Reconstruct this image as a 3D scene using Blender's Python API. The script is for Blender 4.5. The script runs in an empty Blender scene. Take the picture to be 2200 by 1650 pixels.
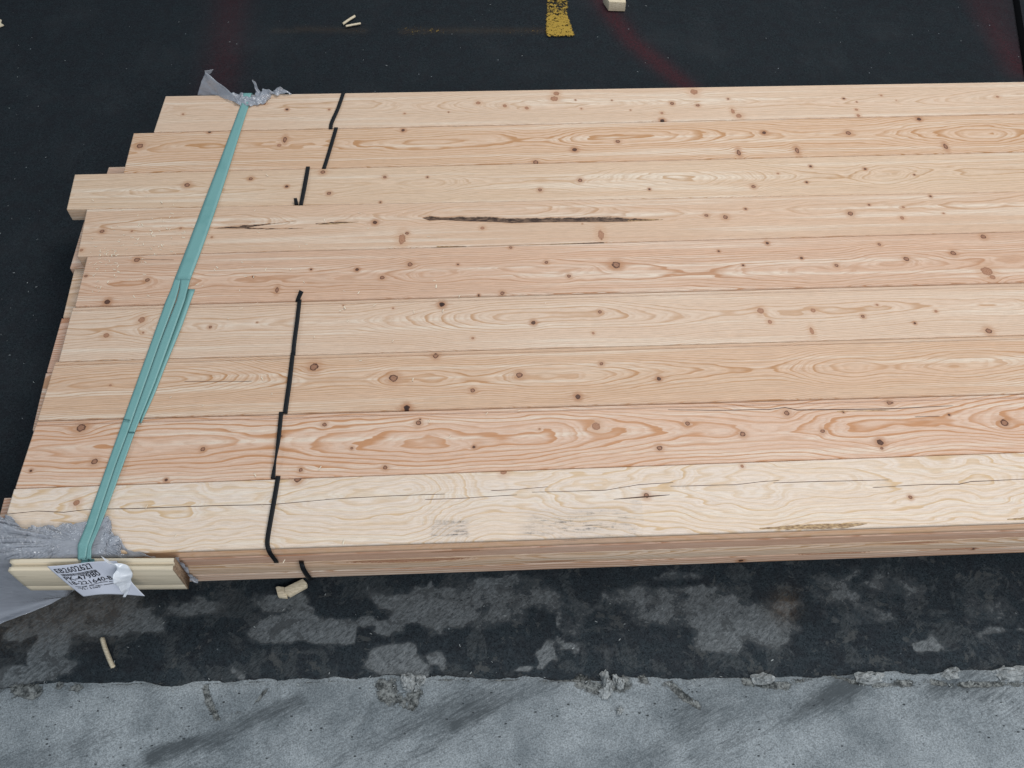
import bpy, bmesh, math, random
import numpy as np
from mathutils import Vector, Matrix
random.seed(4)
C = bpy.context.scene.collection
scn = bpy.context.scene

# ------------------------------------------------------------------ camera (fitted), 1 unit "u" = one board width
S = 0.145                     # metres per board width
ZF = -1.27                    # floor height in u, the top face of the stack is z = 0
F, PITCH, ROLL, YAW, CY, CZ = 1877.98, 0.954388, 0.00952699, -0.0464201, -13.7087891, 10.0019835
def _axes():
    cp, sp = math.cos(PITCH), math.sin(PITCH)
    fw = np.array([0, cp, -sp]); rt = np.array([1., 0, 0]); up = np.array([0, sp, cp])
    c, s = math.cos(YAW), math.sin(YAW); R = np.array([[c, -s, 0], [s, c, 0], [0, 0, 1]])
    fw, rt, up = R @ fw, R @ rt, R @ up
    c, s = math.cos(ROLL), math.sin(ROLL)
    return fw, c*rt + s*up, -s*rt + c*up
FW, RT, UP = _axes()
CAM = np.array([0, CY, CZ])
def P(px, py, z=None, y=None):
    """where the sight line of a photo pixel meets a level z (or an upright plane y), in u"""
    d = FW + RT*(px-1100)/F - UP*(py-825)/F
    t = (z-CZ)/d[2] if z is not None else (y-CY)/d[1]
    return CAM + d*t
def M(p):                     # u -> metres, floor at 0
    p = np.asarray(p, float)
    return (p - np.array([0, 0, ZF])) * S
cd = bpy.data.cameras.new('camera'); cam = bpy.data.objects.new('camera', cd); C.objects.link(cam)
cd.sensor_width = 36; cd.lens = F/2200*36; cd.clip_start = 0.01; cd.clip_end = 200
mw = Matrix.Identity(4)
for i in range(3):
    mw[i][0] = RT[i]; mw[i][1] = UP[i]; mw[i][2] = -FW[i]; mw[i][3] = M(CAM)[i]
cam.matrix_world = mw
scn.camera = cam

# ------------------------------------------------------------------ light: wide soft hall lamps, an added glint strip, no sun
w = bpy.data.worlds.new('World'); scn.world = w; w.use_nodes = True
w.node_tree.nodes['Background'].inputs[0].default_value = (0.70, 0.85, 1.0, 1)
w.node_tree.nodes['Background'].inputs[1].default_value = 0.36
def area(name, loc, target, sx, sy, power, col):
    l = bpy.data.lights.new(name, 'AREA'); l.shape = 'RECTANGLE'; l.size = sx; l.size_y = sy; l.energy = power; l.color = col
    o = bpy.data.objects.new(name, l); C.objects.link(o); o.location = loc
    o.rotation_euler = (Vector(target)-Vector(loc)).to_track_quat('-Z', 'Y').to_euler()
area('hall_lamp', (1.15, 0.7, 3.0), (0.6, -0.7, 0), 2.2, 1.2, 66, (1.0, 0.985, 0.96))
area('hall_lamp_near', (1.4, -4.0, 2.9), (0.55, -1.2, 0), 2.8, 1.2, 105, (0.98, 0.985, 1.0))
area('added_glint_strip', (-3.0, -0.4, 2.9), (-0.8, -1.2, 0), 1.8, 0.22, 13, (0.86, 0.93, 1.0))  # added narrow strip, put in only for glints on the film folds
vs = scn.view_settings
vs.view_transform = 'Standard'; vs.look = 'None'; vs.exposure = 0.0; vs.gamma = 1; vs.use_curve_mapping = False

# ------------------------------------------------------------------ helpers
def tag(o, label=None, cat=None, group=None, kind=None):
    if label: o['label'] = label
    if cat: o['category'] = cat
    if group: o['group'] = group
    if kind: o['kind'] = kind
    return o
def _h(ix, iy, seed):
    n = (ix*374761393 + iy*668265263 + seed*974634777) & 0xffffffff
    n = ((n ^ (n >> 13))*1274126177) & 0xffffffff
    return ((n ^ (n >> 16)) & 0xffffff)/float(0xffffff)
def vnoise(x, y, seed=0):
    x = np.asarray(x, float); y = np.asarray(y, float) + 0*x; x = x + 0*y
    ix = np.floor(x).astype(np.int64); iy = np.floor(y).astype(np.int64)
    fx = x-ix; fy = y-iy
    fx = fx*fx*fx*(fx*(fx*6-15)+10); fy = fy*fy*fy*(fy*(fy*6-15)+10)
    a = _h(ix, iy, seed); b = _h(ix+1, iy, seed); c = _h(ix, iy+1, seed); d = _h(ix+1, iy+1, seed)
    return (a+(b-a)*fx)*(1-fy) + (c+(d-c)*fx)*fy
def fbm(x, y, seed=0, oct=4):
    s = 0; a = .5; t = 0
    for k in range(oct):
        s = s + a*vnoise(x*2**k, y*2**k, seed+k*17); t += a; a *= .5
    return s/t
def sstep(a, b, x):
    if a > b: return 1-sstep(b, a, x)
    t = np.clip((x-a)/(b-a), 0, 1); return t*t*(3-2*t)
def mesh_np(name, V, Q, mat, attrs=None, smooth=False, parent=None, T=None):
    me = bpy.data.meshes.new(name)
    V = M(V).astype(np.float32); nv = len(V)
    faces = [np.asarray(Q, np.int32)] + ([np.asarray(t, np.int32) for t in (T or [])])
    loops = np.concatenate([f.ravel() for f in faces]); tot = np.concatenate([np.full(len(f), f.shape[1], np.int32) for f in faces])
    me.vertices.add(nv); me.vertices.foreach_set('co', V.ravel())
    me.loops.add(len(loops)); me.loops.foreach_set('vertex_index', loops)
    me.polygons.add(len(tot)); me.polygons.foreach_set('loop_start', np.concatenate([[0], np.cumsum(tot)[:-1]]).astype(np.int32))
    me.polygons.foreach_set('loop_total', tot)
    me.update(calc_edges=True)
    if smooth: me.polygons.foreach_set('use_smooth', np.ones(len(tot), bool))
    for k, a in (attrs or {}).items():
        at = me.attributes.new(k, 'FLOAT', 'POINT'); at.data.foreach_set('value', np.asarray(a, np.float32).ravel())
    me.materials.append(mat)
    o = bpy.data.objects.new(name, me); C.objects.link(o)
    if parent: o.parent = parent
    return o
def grid_quads(n, m, off=0):
    i = np.arange(n-1)[:, None]; j = np.arange(m-1)[None, :]
    a = i*m+j + off
    return np.stack([a, a+m, a+m+1, a+1], -1).reshape(-1, 4)
def resample(pl, n):
    pl = np.asarray(pl, float); d = np.r_[0, np.cumsum(np.linalg.norm(np.diff(pl, axis=0), axis=1))]
    t = np.linspace(0, d[-1], n)
    return np.stack([np.interp(t, d, pl[:, k]) for k in range(pl.shape[1])], 1)
def smooth_pl(pl, n):          # Catmull-Rom, n points per span
    pl = np.asarray(pl, float); out = []
    q = np.vstack([2*pl[0]-pl[1], pl, 2*pl[-1]-pl[-2]])
    for i in range(1, len(q)-2):
        for t in np.linspace(0, 1, n, endpoint=False):
            a, b, c, d = q[i-1], q[i], q[i+1], q[i+2]
            out.append(.5*((2*b)+(-a+c)*t+(2*a-5*b+4*c-d)*t*t+(-a+3*b-3*c+d)*t**3))
    out.append(pl[-1]); return np.array(out)
def sheet(name, G, mat, thick=0.004, disp=None, parent=None, smooth=True, sub=0, attrs=None):
    """G: (n,m,3) grid of points in u -> thin solid sheet"""
    n, m = G.shape[:2]
    V = G.reshape(-1, 3).copy()
    if disp is not None: V += disp(V)
    o = mesh_np(name, V, grid_quads(n, m), mat, smooth=smooth, parent=parent, attrs=attrs)
    if sub:
        s = o.modifiers.new('sub', 'SUBSURF'); s.levels = sub; s.render_levels = sub
    s = o.modifiers.new('thick', 'SOLIDIFY'); s.thickness = thick*S; s.offset = 0
    return o
def ribbon(name, Lp, Rp, mat, n=6, m=5, thick=.010, parent=None, hump=0, warp=0):
    L = smooth_pl(Lp, n); R = smooth_pl(Rp, n)
    t = np.linspace(0, 1, m)[None, :, None]
    G = L[:, None]*(1-t) + R[:, None]*t
    if hump: G[:, :, 2] += hump*np.sin(np.pi*t[0, :, 0])[None]
    if warp:
        u = np.arange(len(L))[:, None]/n
        G[:, :, 2] += warp*(vnoise(u*1.3, u*0+3, 5)-.5)
    return sheet(name, G, mat, thick, parent=parent)

# ---- node material helpers
class NT:
    def __init__(s, name):
        s.m = bpy.data.materials.new(name); s.m.use_nodes = True; s.t = s.m.node_tree
        s.b = s.t.nodes['Principled BSDF']; s.coord = None
    def n(s, typ, **kw):
        nd = s.t.nodes.new(typ)
        for k, v in kw.items():
            if k.startswith('_'): setattr(nd, k[1:], v)
        return nd
    def put(s, sock, v):
        if isinstance(v, bpy.types.NodeSocket): s.t.links.new(v, sock)
        else: sock.default_value = v
    def attr(s, name):
        a = s.n('ShaderNodeAttribute'); a.attribute_name = name; return a.outputs['Fac']
    def math(s, op, a, b=0.0, c=0.0, clamp=False):
        nd = s.n('ShaderNodeMath'); nd.operation = op; nd.use_clamp = clamp
        s.put(nd.inputs[0], a); s.put(nd.inputs[1], b); s.put(nd.inputs[2], c); return nd.outputs[0]
    def rng(s, v, a, b, c=0., d=1., smooth=False):
        nd = s.n('ShaderNodeMapRange'); nd.interpolation_type = 'SMOOTHSTEP' if smooth else 'LINEAR'
        s.put(nd.inputs[0], v); s.put(nd.inputs[1], a); s.put(nd.inputs[2], b); s.put(nd.inputs[3], c); s.put(nd.inputs[4], d); return nd.outputs[0]
    def mix(s, f, a, b, mode='MIX'):
        nd = s.n('ShaderNodeMix'); nd.data_type = 'RGBA'; nd.blend_type = mode
        def col(v): return (*v, 1) if isinstance(v, tuple) and len(v) == 3 else v
        s.put(nd.inputs[0], f); s.put(nd.inputs[6], col(a)); s.put(nd.inputs[7], col(b)); return nd.outputs[2]
    def pos(s, scale=(1, 1, 1), rot=0):
        if s.coord is None: s.coord = s.n('ShaderNodeTexCoord').outputs['Object']
        mp = s.n('ShaderNodeMapping'); s.t.links.new(s.coord, mp.inputs[0]); mp.inputs['Scale'].default_value = scale
        if rot:
            m0 = s.n('ShaderNodeMapping'); s.t.links.new(s.coord, m0.inputs[0]); m0.inputs['Rotation'].default_value = (0, 0, -rot); s.t.links.new(m0.outputs[0], mp.inputs[0])
        return mp.outputs[0]
    def noise(s, scale, vec=None, detail=3, rough=.55, dist=0):
        nd = s.n('ShaderNodeTexNoise'); nd.inputs['Scale'].default_value = scale; nd.inputs['Detail'].default_value = detail
        nd.inputs['Roughness'].default_value = rough; nd.inputs['Distortion'].default_value = dist
        s.put(nd.inputs['Vector'], vec if vec is not None else s.pos()); return nd.outputs['Fac']
    def voro(s, scale, vec=None, feature='F1'):
        nd = s.n('ShaderNodeTexVoronoi'); nd.feature = feature; nd.inputs['Scale'].default_value = scale
        s.put(nd.inputs['Vector'], vec if vec is not None else s.pos()); return nd.outputs['Distance']
    def bump(s, h, strength, dist):
        nd = s.n('ShaderNodeBump'); nd.inputs['Strength'].default_value = strength; nd.inputs['Distance'].default_value = dist
        s.put(nd.inputs['Height'], h); s.t.links.new(nd.outputs[0], s.b.inputs['Normal'])
    def out(s, col, rough=.6, spec=.3):
        s.put(s.b.inputs['Base Color'], (*col, 1) if isinstance(col, tuple) and len(col) == 3 else col)
        s.put(s.b.inputs['Roughness'], rough); s.put(s.b.inputs['Specular IOR Level'], spec); return s.m

def wood(name, pale, late, contrast=.8, sharp=.55, pink=(.655, .445, .320), pinkamt=.35, rough=.55):
    t = NT(name)
    pale = (pale[0]*.975, pale[1]*.950, pale[2]*.955); late = (late[0]*.99, late[1]*.95, late[2]*.88)
    ph = t.attr('ph')
    wob = t.noise(1, t.pos((6, 130, 130)), 2)
    ph = t.math('ADD', ph, t.math('MULTIPLY', t.math('SUBTRACT', wob, .5), .35))
    f = t.math('FRACT', ph)
    fl = t.math('FLOOR', ph)
    wn = t.n('ShaderNodeTexWhiteNoise'); wn.noise_dimensions = '1D'; t.put(wn.inputs['W'], fl)
    rise = t.rng(f, sharp, .93, 0, 1, True); fall = t.rng(f, .95, 1.0, 1, 0)
    line = t.math('MULTIPLY', rise, fall)
    amp = t.math('MULTIPLY', t.rng(wn.outputs['Value'], 0, 1, .45, 1.15), contrast*1.45)
    f3 = t.math('FRACT', t.math('MULTIPLY', ph, 2.7)); fine = t.math('MULTIPLY', t.rng(f3, .35, .8, 0, .26, True), t.rng(f3, .9, 1, 1, 0))
    # rings fade in and out over the board
    big = t.noise(1, t.pos((3.5, 12, 12)), 2)
    amp = t.math('MULTIPLY', amp, t.rng(big, .3, .7, .65, 1.15))
    line = t.math('MULTIPLY', line, amp, clamp=True)
    tone = t.noise(1, t.pos((2.2, 16, 16)), 3)
    base = t.mix(t.math('MULTIPLY', t.rng(tone, .35, .7, 0, 1, True), pinkamt), pale, pink)
    # soft warm bands between rings, streaky along the grain
    strk = t.noise(1, t.pos((3, 220, 220)), 3, .6)
    base = t.mix(t.rng(strk, .48, .72, 0, .30), base, late)
    sheen = t.noise(1, t.pos((1.1, 55, 55)), 3, .6); base = t.mix(t.rng(sheen, .50, .66, 0, .6, True), base, (.74, .65, .54))  # pale sheen bands along the grain, painted into the base colour
    base = t.mix(fine, base, late)
    col = t.mix(line, base, late)
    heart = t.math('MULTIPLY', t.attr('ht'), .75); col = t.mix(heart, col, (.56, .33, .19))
    fib = t.noise(1, t.pos((40, 900, 900)), 2, .7)
    fv = t.rng(fib, .32, .68, .86, 1.10)
    vv = t.n('ShaderNodeCombineXYZ'); [t.put(vv.inputs[i], fv) for i in range(3)]
    col = t.mix(1., col, vv.outputs[0], 'MULTIPLY')
    # end-grain and handling speckle
    sp = t.noise(420, None, 2, .6); col = t.mix(t.rng(sp, .55, .75, 0, .22), col, (.40, .27, .18))
    # knots
    kd0 = t.attr('kd'); kn = t.noise(170, None, 3)
    kd = t.math('ADD', kd0, t.math('MULTIPLY', t.math('SUBTRACT', kn, .5), .95))
    kt = t.attr('kt')
    halo = t.rng(kd, 1.0, 3.4, .8, 0, True)
    halo = t.math('MULTIPLY', halo, t.rng(kt, 0, 1, .55, 1.))
    col = t.mix(halo, col, t.mix(kt, (.50, .29, .17), (.36, .165, .08)))
    rn = t.math('FRACT', t.math('MULTIPLY', kd, 3.2))
    inner = t.mix(rn, t.mix(kt, (.44, .25, .155), (.33, .165, .10)), t.mix(kt, (.31, .14, .075), (.16, .07, .045)))
    inner = t.mix(t.rng(kt, .75, 1.0), inner, (.035, .016, .012))
    rim = t.math('MULTIPLY', t.rng(kd, .62, .85, 0, 1, True), t.rng(kt, .1, .5, .15, .85))
    inner = t.mix(rim, inner, (.065, .024, .014))
    col = t.mix(t.rng(kd, .95, 1.15, 1, 0, True), col, inner)
    # bark pockets and resin
    bk = t.math('ADD', t.attr('bk'), t.math('MULTIPLY', t.math('SUBTRACT', t.noise(1, t.pos((45, 200, 200)), 4, .7), .5), 1.6))
    col = t.mix(t.rng(bk, 1.0, 1.9, .55, 0, True), col, (.42, .22, .11))
    bcol = t.mix(t.rng(t.noise(1, t.pos((70, 420, 420)), 3, .7), .42, .6), (.038, .020, .015), (.19, .12, .08))
    col = t.mix(t.rng(bk, .9, 1.05, 1, 0), col, bcol)
    rs = t.math('ADD', t.attr('rs'), t.math('MULTIPLY', t.math('SUBTRACT', t.noise(1, t.pos((90, 260, 260)), 3), .5), 1.1))
    rcol = t.mix(t.rng(t.noise(1, t.pos((120, 300, 300)), 2), .4, .65), (.19, .105, .045), (.48, .32, .16))
    col = t.mix(t.rng(rs, .85, 1.2, .9, 0), col, rcol)
    # grey rubbed dirt
    sn = t.noise(1, t.pos((26, 420, 420)), 3, .65); sn2 = t.noise(150, None, 3, .7)
    st = t.attr('st')
    low = t.rng(t.noise(1, t.pos((14, 45, 45)), 2), .40, .58)
    dk = t.math('MULTIPLY', t.math('MULTIPLY', st, low), t.rng(t.math('ADD', sn, t.math('MULTIPLY', sn2, .5)), .74, .95, 0, 1), clamp=True)
    col = t.mix(t.math('MULTIPLY', st, .13), col, (.30, .29, .30))
    col = t.mix(t.math('MULTIPLY', dk, .85), col, (.05, .055, .065))
    # drying cracks
    cr = t.attr('cr')
    col = t.mix(t.rng(cr, .6, 1.25, 1, 0, True), col, (.075, .035, .02))
    t.out(col, rough, .25)
    t.bump(t.math('SUBTRACT', t.math('MULTIPLY', fib, .6), t.math('MULTIPLY', line, .5)), .25, .0006)
    return t.m

# ------------------------------------------------------------------ the floor (asphalt, then a concrete path)
def capsule(X, Y, a, b, r):
    a = np.array(a[:2]); b = np.array(b[:2]); d = b-a; L = d@d+1e-9
    t = np.clip(((X-a[0])*d[0]+(Y-a[1])*d[1])/L, 0, 1)
    return np.hypot(X-a[0]-t*d[0], Y-a[1]-t*d[1])/r
def floor_mat(name):
    t = NT(name)
    cn, pt, dm, rd, br, rg = [t.attr(k) for k in ('conc', 'patch', 'smear', 'red', 'brn', 'rough')]
    n1 = t.noise(26, None, 6, .68); n2 = t.noise(130, None, 4, .7); n3 = t.noise(360, None, 3, .75)
    asp = t.mix(t.rng(n3, .36, .64), (.0045, .0075, .0100), (.030, .040, .047))
    asp = t.mix(t.rng(t.noise(140, None, 4, .8), .44, .60, 0, .55), asp, (.040, .051, .059))
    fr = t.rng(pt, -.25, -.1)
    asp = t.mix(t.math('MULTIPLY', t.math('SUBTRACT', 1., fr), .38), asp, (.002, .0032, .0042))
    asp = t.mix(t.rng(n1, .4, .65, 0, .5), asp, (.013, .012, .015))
    asp = t.mix(t.rng(t.voro(110, None), .05, .16, .6, 0), asp, (.050, .055, .06))
    # worn grey patches with a crisp ragged edge
    e = t.math('ADD', pt, t.math('MULTIPLY', t.math('SUBTRACT', n1, .5), .75))
    e = t.math('ADD', e, t.math('MULTIPLY', t.math('SUBTRACT', n2, .5), .5))
    pm = t.rng(e, .46, .51, 0, .95)
    strk = t.noise(1, t.pos((80, 190, 1), .7), 5, .85)
    gcol = t.mix(t.rng(strk, .38, .62), (.026, .031, .034), (.215, .232, .240))
    gcol = t.mix(t.rng(e, .48, .72), t.mix(.55, gcol, (.035, .038, .038)), gcol)
    fr = t.rng(pt, -.25, -.1)
    m2 = t.noise(11, None, 6, .72, .6); m3 = t.noise(19, None, 5, .75, .4)
    col0 = t.mix(t.math('MULTIPLY', fr, t.rng(m2, .535, .56, 0, .34)), asp, t.mix(t.rng(strk, .38, .62), (.012, .015, .016), (.125, .135, .138)))
    col0 = t.mix(t.math('MULTIPLY', fr, t.rng(m3, .59, .61, 0, .5)), col0, (.075, .078, .076))
    gcol = t.mix(t.rng(m3, .415, .435, .75, 0), gcol, (.03, .033, .035))
    col = t.mix(pm, col0, gcol)
    col = t.mix(t.math('MULTIPLY', t.rng(e, .24, .5), .30), col, (.12, .13, .135))
    col = t.mix(t.math('MULTIPLY', br, t.rng(n2, .3, .7, .1, .6)), col, (.11, .065, .03))
    rdm = t.math('MULTIPLY', t.math('MULTIPLY', rd, .6), t.rng(n3, .36, .62, .25, 1.))
    col = t.mix(t.math('MULTIPLY', rdm, t.rng(n2, .3, .6, .4, 1)), col, (.095, .012, .017))
    # concrete
    c3 = t.rng(n3, .36, .64, .62, 1.25); vv = t.n('ShaderNodeCombineXYZ'); [t.put(vv.inputs[i], c3) for i in range(3)]
    con = t.mix(t.rng(t.noise(5, None, 6, .75), .40, .60), (.165, .187, .200), (.285, .313, .328))
    con = t.mix(1., con, vv.outputs[0], 'MULTIPLY')
    con = t.mix(t.rng(t.noise(1, t.pos((130, 260, 1), .3), 4, .75), .54, .64, 0, .6), con, (.075, .088, .094))
    pit = t.voro(1, t.pos((52, 88, 1))); pitm = t.math('MULTIPLY', t.rng(pit, .09, .15, 1, 0), t.rng(t.noise(17, None, 3), .50, .56))
    con = t.mix(t.math('MULTIPLY', pitm, .85), con, (.02, .024, .026))
    fm = t.rng(t.math('ADD', dm, t.math('MULTIPLY', t.math('SUBTRACT', t.noise(1, t.pos((26, 190, 1), .44), 5, .8), .5), 2.4)), .25, 1.0)
    con = t.mix(t.math('MULTIPLY', fm, .9), con, (.055, .064, .070))
    ce = t.math('ADD', cn, t.math('MULTIPLY', t.math('SUBTRACT', n2, .5), .34))
    ce = t.math('ADD', ce, t.math('MULTIPLY', t.math('SUBTRACT', n1, .5), .20))
    cm = t.rng(ce, .48, .52)
    col = t.mix(cm, col, con)
    col = t.mix(t.math('MULTIPLY', t.math('MULTIPLY', t.rng(ce, .40, .48), t.rng(ce, .50, .58, 1, 0)), t.rng(n1, .42, .52)), col, (.012, .013, .014))
    # crumbled edge: dark rubble with light grains
    rub = t.mix(t.rng(t.noise(95, None, 4, .8), .42, .62), (.022, .024, .022), (.26, .27, .26))
    rm = t.rng(t.math('ADD', rg, t.math('MULTIPLY', t.math('SUBTRACT', n2, .5), .9)), .45, .58)
    col = t.mix(t.math('MULTIPLY', rm, .85), col, rub)
    # pale dust specks and fluff
    sv = t.voro(23, None); sz = t.noise(7, None, 2)
    spk = t.math('MULTIPLY', t.rng(sv, .018, .05, 1, 0), t.rng(sz, .50, .60))
    col = t.mix(t.math('MULTIPLY', spk, .8), col, (.30, .33, .35))
    col = t.mix(t.rng(t.noise(3.2, None, 5, .7), .5, .8, 0, .16), col, (.075, .085, .09))
    t.out(col, t.rng(cm, 0, 1, .80, .85), .10)
    h = t.math('ADD', t.math('MULTIPLY', n3, .5), t.math('MULTIPLY', n2, .6))
    h = t.math('ADD', h, t.math('MULTIPLY', pm, -.35)); h = t.math('ADD', h, t.math('MULTIPLY', cm, .5))
    h = t.math('ADD', h, t.math('MULTIPLY', rm, t.math('MULTIPLY', t.noise(95, None, 4, .8), -2.2)))
    h = t.math('SUBTRACT', h, pitm)
    t.bump(h, .8, .0022)
    return t.m
def axis(segs):
    out = [segs[0][0]]
    for a, b, st in segs: out += list(np.linspace(a, b, max(2, int(round((b-a)/st))+1))[1:])
    return np.array(out)
fx_ = axis([(-60, -16, 4), (-16, -11, .5), (-11, 10, .032), (10, 16, .5), (16, 60, 4)])
fy_ = axis([(-60, -16, 4), (-16, -13.2, .25), (-13.2, -8.6, .032), (-8.6, 0, .4), (0, 5, .045), (5, 9, .25), (9, 60, 4)])
FX, FY = np.meshgrid(fx_, fy_, indexing='ij')
fX = FX.ravel(); fY = FY.ravel()
def f2(px, py): return P(px, py, z=ZF)[:2]
seam = np.array([f2(*p) for p in [(-80, 1478), (60, 1474), (150, 1466), (400, 1468), (560, 1462), (700, 1458), (900, 1457), (1200, 1458), (1400, 1455), (1600, 1455), (1800, 1449), (2000, 1447), (2260, 1432)]])
sy = np.interp(fX, seam[:, 0], seam[:, 1])
wav = (fbm(fX*2.2, fX*0+1.5, 3, 5)-.5)*.13
conc = np.clip(.5 + (sy+wav-fY)/.12, -.5, 1.5)
def blobs(lst, base, mode='max'):
    v = np.full_like(fX, base)
    for px, py, rx, ry, val in lst:
        c = f2(px, py); sx = (f2(px+rx, py)-c)[0]; syy = abs((f2(px, py+ry)-c)[1])
        d = np.hypot((fX-c[0])/sx, (fY-c[1])/syy)
        m_ = 1-sstep(.55, 1.25, d)
        v = v + (val-v)*m_
    return v
warpx = (fbm(fX*3, fY*3, 21, 3)-.5)*.5; _k = fX.copy(), fY.copy()
fX = fX+warpx; fY = fY+(fbm(fX*3, fY*3, 77, 3)-.5)*.4
patch = blobs([
 (130, 1320, 210, 60, .58), (60, 1450, 70, 26, .95), (120, 1400, 60, 62, .92), (62, 1395, 22, 30, .1), (92, 1372, 14, 18, .1),
 (290, 1340, 80, 28, .80), (420, 1310, 60, 20, .55), (30, 1370, 40, 20, .6),
 (620, 1340, 95, 40, .80), (600, 1290, 60, 18, .6), (690, 1370, 40, 24, .75), (730, 1350, 38, 30, .8),
 (870, 1300, 110, 40, .62), (820, 1340, 60, 30, .72), (868, 1416, 66, 34, 1.05), (960, 1320, 80, 36, .68), (800, 1300, 26, 22, .1), (830, 1320, 30, 20, .12), (765, 1300, 18, 22, .12),
 (1060, 1270, 120, 36, .62), (1080, 1320, 60, 30, .66), (1180, 1310, 80, 34, .6), (1120, 1345, 60, 24, .2),
 (1166, 1420, 22, 32, .95), (1125, 1438, 22, 12, .9), (1200, 1390, 34, 16, .62),
 (1260, 1330, 60, 30, .45), (1370, 1300, 110, 44, .60), (1320, 1330, 40, 26, .18), (1480, 1310, 110, 50, .60),
 (1600, 1340, 110, 60, .66), (1560, 1370, 60, 34, .74), (1690, 1300, 34, 24, .62), (1800, 1280, 80, 40, .44), (1850, 1330, 70, 30, .44),
 (1930, 1260, 60, 36, .48), (2002, 1372, 32, 22, .74), (2150, 1365, 34, 14, .60), (2120, 1300, 60, 30, .36), (1440, 1230, 60, 14, .5),
 (515, 1450, 16, 16, .8), (960, 1262, 60, 14, .6)], .14)
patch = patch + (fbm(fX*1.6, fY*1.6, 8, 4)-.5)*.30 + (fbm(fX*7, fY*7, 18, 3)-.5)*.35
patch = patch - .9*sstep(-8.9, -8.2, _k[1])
smear = np.zeros_like(fX); rough = np.zeros_like(fX); red = np.zeros_like(fX); brn = np.zeros_like(fX)
def add(arr, pts, r, val, soft=1.):
    for a, b in zip(pts[:-1], pts[1:]):
        d = capsule(_k[0], _k[1], f2(*a), f2(*b), r)
        np.maximum(arr, val*np.exp(-d*d*soft), out=arr)
for pts, r, v in [([(330, 1625), (470, 1585), (560, 1540), (640, 1508)], .13, .8), ([(240, 1590), (380, 1540)], .25, .35), ([(700, 1640), (900, 1560), (1160, 1475)], .22, .55),
                  ([(980, 1560), (1090, 1510), (1190, 1462)], .14, .75), ([(1560, 1600), (1700, 1540), (1800, 1480)], .14, .7), ([(1480, 1535), (1660, 1540)], .30, .5), ([(1640, 1560), (1740, 1520), (1830, 1480)], .2, .6),
                  ([(700, 1560), (840, 1540)], .3, .4), ([(860, 1640), (1040, 1580)], .24, .5), ([(2130, 1500), (2210, 1540)], .4, .5), ([(0, 1640), (200, 1600)], .3, .35), ([(900, 1530), (800, 1532)], .2, .4),
                  ([(1500, 1640), (1640, 1600)], .2, .5), ([(340, 1500), (420, 1540)], .35, .3), ([(2000, 1480), (2190, 1475)], .1, .45)]: add(smear, pts, r, v)
smear += (fbm(_k[0]*.8-_k[1]*.4, _k[1]*1.6-_k[0]*.7, 31, 4)-.47)*1.3
for pts, r, v in [([(5, 1482), (60, 1484), (78, 1488)], .12, .85), ([(130, 1474), (170, 1480)], .08, .8), ([(442, 1480), (450, 1510), (470, 1545)], .06, .8), ([(490, 1535), (540, 1525), (575, 1480)], .04, .6),
                  ([(818, 1470), (830, 1500), (880, 1512), (890, 1490)], .13, .85), ([(840, 1480), (860, 1500)], .2, .8), ([(1250, 1465), (1300, 1480), (1340, 1470)], .15, .72), ([(1380, 1460), (1430, 1470)], .08, .8),
                  ([(1440, 1470), (1470, 1500), (1508, 1522)], .06, .85), ([(1600, 1465), (1680, 1475), (1740, 1462)], .07, .75), ([(1790, 1450), (1830, 1466), (1900, 1470)], .05, .8), ([(1860, 1474), (2000, 1466), (2060, 1474)], .06, .8),
                  ([(2060, 1472), (2200, 1470)], .05, .8), ([(900, 1470), (940, 1463), (1300, 1462)], .025, .6), ([(170, 1472), (800, 1464)], .02, .55)]: add(rough, pts, r, v)
for pts, r, v in [([(1290, 0), (1360, 90), (1480, 190)], .24, 1.0), ([(500, -20), (490, 60), (470, 190)], .42, .55), ([(2120, 0), (2190, 150)], .32, .9), ([(480, 105), (500, 130)], .18, .6), ([(1260, -40), (1320, 40)], .3, .5)]: add(red, pts, r, v)
for pts, r, v in [([(0, 1330), (120, 1320), (230, 1300)], .4, .7), ([(1690, 1295), (1680, 1310)], .18, .8), ([(640, 62), (780, 66)], .12, .35), ([(590, 66), (640, 66)], .1, .3), ([(870, 66), (1180, 66)], .12, .35)]: add(brn, pts, r, v)
rough *= np.clip(.35+1.6*(fbm(_k[0]*5, _k[1]*5, 55, 3)-.15), 0, 1.1)
fz = np.full_like(fX, ZF) + (fbm(_k[0]*1.2, _k[1]*1.2, 5, 4)-.5)*.03 - .05*np.clip(rough, 0, 1)*(fbm(_k[0]*14, _k[1]*14, 9, 2)) + .035*np.clip(conc, 0, 1)
fV = np.stack([_k[0], _k[1], fz], 1)
fq = grid_quads(len(fx_), len(fy_)); fcen = conc[fq].mean(1)
fmat = floor_mat('hall_floor')
def sub_mesh(name, sel):
    q = fq[sel]; u, inv = np.unique(q, return_inverse=True)
    at = {k: a[u] for k, a in dict(conc=conc, patch=patch, smear=smear, red=red, brn=brn, rough=rough).items()}
    return tag(mesh_np(name, fV[u], inv.reshape(-1, 4), fmat, at, smooth=True), kind='structure')
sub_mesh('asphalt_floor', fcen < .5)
sub_mesh('concrete_path', fcen >= .5)

# ------------------------------------------------------------------ the boards
TH = .2462                                     # board thickness, four layers
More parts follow.
